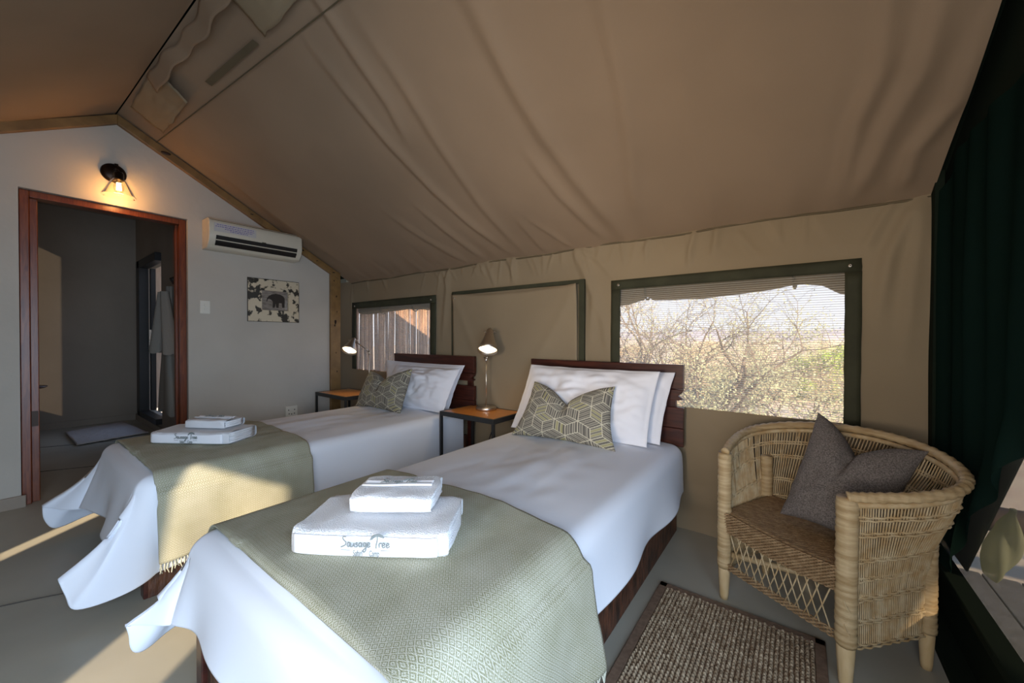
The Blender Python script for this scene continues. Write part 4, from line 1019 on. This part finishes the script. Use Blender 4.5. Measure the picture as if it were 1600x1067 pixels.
for q in (-.08,-.03,.03,.08): m=MB(); m.tube([(q,-.01,0),(q,-.05,-.01),(q,-.07,.03),(q,-.075,.05)],.006,6); m.build('prong',M_bone,hk,True)
def bm(a,b): return (lerp(-7.15,-6.55,a),lerp(.50,1.08,b),.018+.006*nz(a*9,b*9))
def bm2(a,b):
    x=lerp(0,1,a); y=lerp(0,1,b); p=Vector((-6.32,.50,0)).lerp(Vector((-7.25,.48,0)),x).lerp(Vector((-6.45,1.10,0)).lerp(Vector((-7.55,1.02,0)),x),y)
    return (p.x,p.y,.014+.005*nz(a*12,b*12))
o=grid('bath_mat',bm2,40,40,M_mat); solid(o,.012,-1); tag(o,'pale grey cotton bath mat on the bathroom floor','mat')
st=thing('round_stool','dark round topped stool just inside the bathroom by the left door jamb','stool',(-6.2,.13,0))
m=MB(); m.lathe([(0,.68),(.15,.68),(.165,.69),(.165,.70),(0,.705)],32); m.build('stool_top',M_head,st,True)
for k in range(3):
    w_=2*PI*k/3+2.2; m=MB(); m.tube([(.05*math.cos(w_),.05*math.sin(w_),.685),(.13*math.cos(w_),.13*math.sin(w_),0)],.012,8); m.build('leg',M_head,st,True)
# ------------------------------------------------------------------ outside
GZ=-.75
def gnd(a,b):
    x=lerp(-60,60,a); y=lerp(-40,110,b); rise=.012*max(0,y-6)
    return (x,y,GZ+rise+.12*nz(x*.3,y*.3)+.25*nz(x*.07,y*.07,3)*sm(5,20,abs(y)))
tag(grid('ground',gnd,120,150,M_ground),'dry sandy bushveld ground outside the tent','ground',kind='structure')
def hill(a,b):
    x=lerp(-200,160,a); return (x,160+b*30,-1+ (5.2+1.8*nz(x*.012,2)+1.2*nz(x*.05,5))*math.sin(PI*.5*b))
tag(grid('hills',hill,120,6,M_hill),'hazy low hills on the horizon','hill',kind='structure')
dk=thing('deck','grey timber deck outside the entrance end','deck',(.5,1.2,-.05),kind='structure')
xk=.52
i=0
while xk<3.4:
    m=MB(); m.box((xk-.5,-4.2,-.03),(xk-.5+.128,1.93,0)); m.build('plank',M_deck,dk,bev=.003); xk+=.135; i+=1
m=MB(); m.tube([(.45,3.30,.20),(3.5,3.42,.17)],.07,12); lg=thing('log_rail','horizontal log rail at the far edge of the deck','rail')
m.build('rail',M_log,lg,True)
for px in (1.75,3.4): m=MB(); m.tube([(px,3.32,GZ),(px,3.32,.42)],.06,10); m.build('rail_post',M_log,lg,True)
# reed screen outside the smaller window
rs=thing('reed_screen','reed pole privacy screen outside the smaller window','reed fence',(-4.62,2.75,GZ))
random.seed(14); protos=[]
M_reeds=[mat('reed_a',(.36,.20,.12),.8,var=.3,scale=14,stretch=(1,1,.5)),mat('reed_b',(.22,.14,.10),.8,var=.3,scale=14,stretch=(1,1,.5)),mat('reed_c',(.42,.26,.16),.8,var=.25,scale=14,stretch=(1,1,.5))]
for k in range(6):
    mb=MB(); ph_=random.uniform(0,6); mb.tube([(.005*math.sin(ph_+z*2.3),.006*math.sin(ph_*2+z*1.7),z) for z in [i*.28 for i in range(12)]],[.0155+.0025*math.sin(ph_+z) for z in range(12)],6)
    protos.append(mb)
for k in range(82):
    y=k*.0255
    if k<6: ob=protos[k].build('reed',M_reeds[k%3],rs,True); first=ob; 
    else:
        src=[c for c in rs.children][random.randrange(6)]; ob=src.copy(); COL.objects.link(ob); ob.parent=rs
    ob.location=(random.uniform(-.008,.008),y+random.uniform(-.003,.003),random.uniform(-.15,.05)); ob.rotation_euler=(random.uniform(-.008,.008),0,random.uniform(0,6))
for z in (.4,1.5,2.4): m=MB(); m.tube([(-.03,0,z),(-.03,2.1,z)],.015,8); m.build('cross_rail',M_reeds[1],rs,True)
m=MB(); m.box((-.10,-.12,0),(.03,-.01,3.3)); m.build('end_post',M_wall_out,rs)
# bush: branching trees
def branch(mb,leaf,p,d,L,R,depth,rng,ldens,droop):
    pts=[p]; rr=[R]; n=4
    for i in range(n):
        d=(d+Vector((rng.uniform(-.28,.28),rng.uniform(-.28,.28),rng.uniform(-.2,.22)-droop))).normalized(); p=p+d*(L/n); pts.append(p); rr.append(R*(1-.14*(i+1)))
        if depth>0 and i>0:
            for _ in range(2 if depth>1 else 3):
                a=d.orthogonal().normalized(); a.rotate(__import__('mathutils').Quaternion(d,rng.uniform(0,6.28)))
                nd=(d*rng.uniform(.5,1)+a*rng.uniform(.6,1.1)).normalized(); branch(mb,leaf,p,nd,L*rng.uniform(.5,.75),rr[-1]*.6,depth-1,rng,ldens,droop)
        if depth<=1:
            for _ in range(ldens):
                c=p+Vector((rng.gauss(0,.05),rng.gauss(0,.05),rng.gauss(0,.05))); s=rng.uniform(.010,.022); e1=Vector((rng.gauss(0,1),rng.gauss(0,1),rng.gauss(0,1))).normalized(); e2=e1.orthogonal().normalized(); b0=len(leaf.V)
                leaf.V+=[tuple(c-e1*s),tuple(c+e2*s*.6),tuple(c+e1*s),tuple(c-e2*s*.6)]; leaf.F.append((b0,b0+1,b0+2,b0+3))
    mb.tube([tuple(q) for q in pts],rr,5 if depth>1 else 3,cap=False)
def tree(name,seed,stems,H,R,depth,leafm,ldens,spread,bark=M_bark,droop=0):
    rng=random.Random(seed); mb=MB(); lf=MB()
    for k in range(stems):
        a=2*PI*k/stems+rng.uniform(-.4,.4); d=Vector((math.cos(a)*spread,math.sin(a)*spread,1)).normalized()
        branch(mb,lf,Vector((math.cos(a)*.04,math.sin(a)*.04,0)),d,H,R,depth,rng,ldens,droop)
    t=thing(name,'','tree'); mb.build('branches',bark,t,True)
    if lf.V: o=lf.build('leaves',leafm,t); o['kind']='stuff'
    return t
T1=tree('thorn_tree',4,3,1.6,.085,3,M_leafg,1,.75)
T1.location=(-1.28,6.6,GZ); tag(T1,'forked thorn tree nearest the large window, in its left half','tree')
T2=tree('thorn_tree',9,3,1.75,.085,3,M_leafd,1,.5)
T2.location=(-2.75,8.2,GZ); tag(T2,'bare thorn tree seen at the left edge of the large window','tree')
T3=tree('leafy_shrub',15,4,1.2,.03,3,M_leafg,3,.8,M_bark)
T3.location=(-.35,7.0,GZ); tag(T3,'grey green leafy shrub in the middle of the large window','shrub')
T4=tree('green_shrub',22,6,1.0,.03,3,M_leafy,12,.8,M_bark)
T4.location=(.95,15.5,GZ+.05); T4.scale=(.95,.95,.9); tag(T4,'bright green round shrub behind the others at the right edge of the large window','shrub')
B=[tree('dry_bush',31,7,.75,.015,3,M_leafd,3,1.1,M_twig),tree('dry_bush',47,7,.8,.015,3,M_leafg,3,.9,M_twig),tree('dry_bush',53,6,.9,.018,3,M_leafd,1,.8,M_twig)]
random.seed(77); spots=[]
for k in range(24):
    y=8.5+ (k/24)**1.3*38; x=random.uniform(-.62,.22)*y
    if y<9 and -.02<x/y: x=-.1*y-random.uniform(0,1)
    spots.append((x,y))
def joined(name,places,label):
    V=[[],[]];F=[[],[]];off=[0,0]
    for k,(x,y,sx_,sz_,rz) in enumerate(places):
        src=B[k%3]
        for ch_ in src.children:
            q=0 if ch_.name.startswith('branches') else 1
            me=ch_.data; v=np.empty(len(me.vertices)*3,dtype=np.float32); me.vertices.foreach_get('co',v); v=v.reshape(-1,3)
            c,s_=math.cos(rz),math.sin(rz); v=v@np.array([[c,s_,0],[-s_,c,0],[0,0,1]],dtype=np.float32)*np.array([sx_,sx_,sz_],dtype=np.float32)+np.array([x,y,GZ+.012*max(0,y-6)-.03],dtype=np.float32)
            f_=[tuple(i+off[q] for i in p.vertices) for p in me.polygons]; V[q].append(v); F[q]+=f_; off[q]+=len(v)
    root=thing(name,label,'scrub',kind='stuff')
    for q,(nm,mt) in enumerate((('branches',M_twig),('leaves',M_leafd))):
        me=bpy.data.meshes.new(nm); me.from_pydata(np.concatenate(V[q]).tolist(),[],F[q]); me.materials.append(mt); o=bpy.data.objects.new(nm,me); COL.objects.link(o); o.parent=root; o['kind']='stuff'
    return root
pl=[]
for k,(x,y) in enumerate(spots):
    s=random.uniform(.65,1.05)*(1+.02*y); pl.append((x,y,s,s*random.uniform(.6,.85),random.uniform(0,6.28)))
for k in range(14):
    y=random.uniform(6,22); x=y*random.uniform(.24,.75); s=random.uniform(.35,.7); pl.append((x,y,s,s*.6,random.uniform(0,6.28)))
joined('scrub',pl,'tangled straw coloured dry scrub over the ground outside the tent')
for b_ in B:
    for c_ in list(b_.children): bpy.data.objects.remove(c_)
    bpy.data.objects.remove(b_)
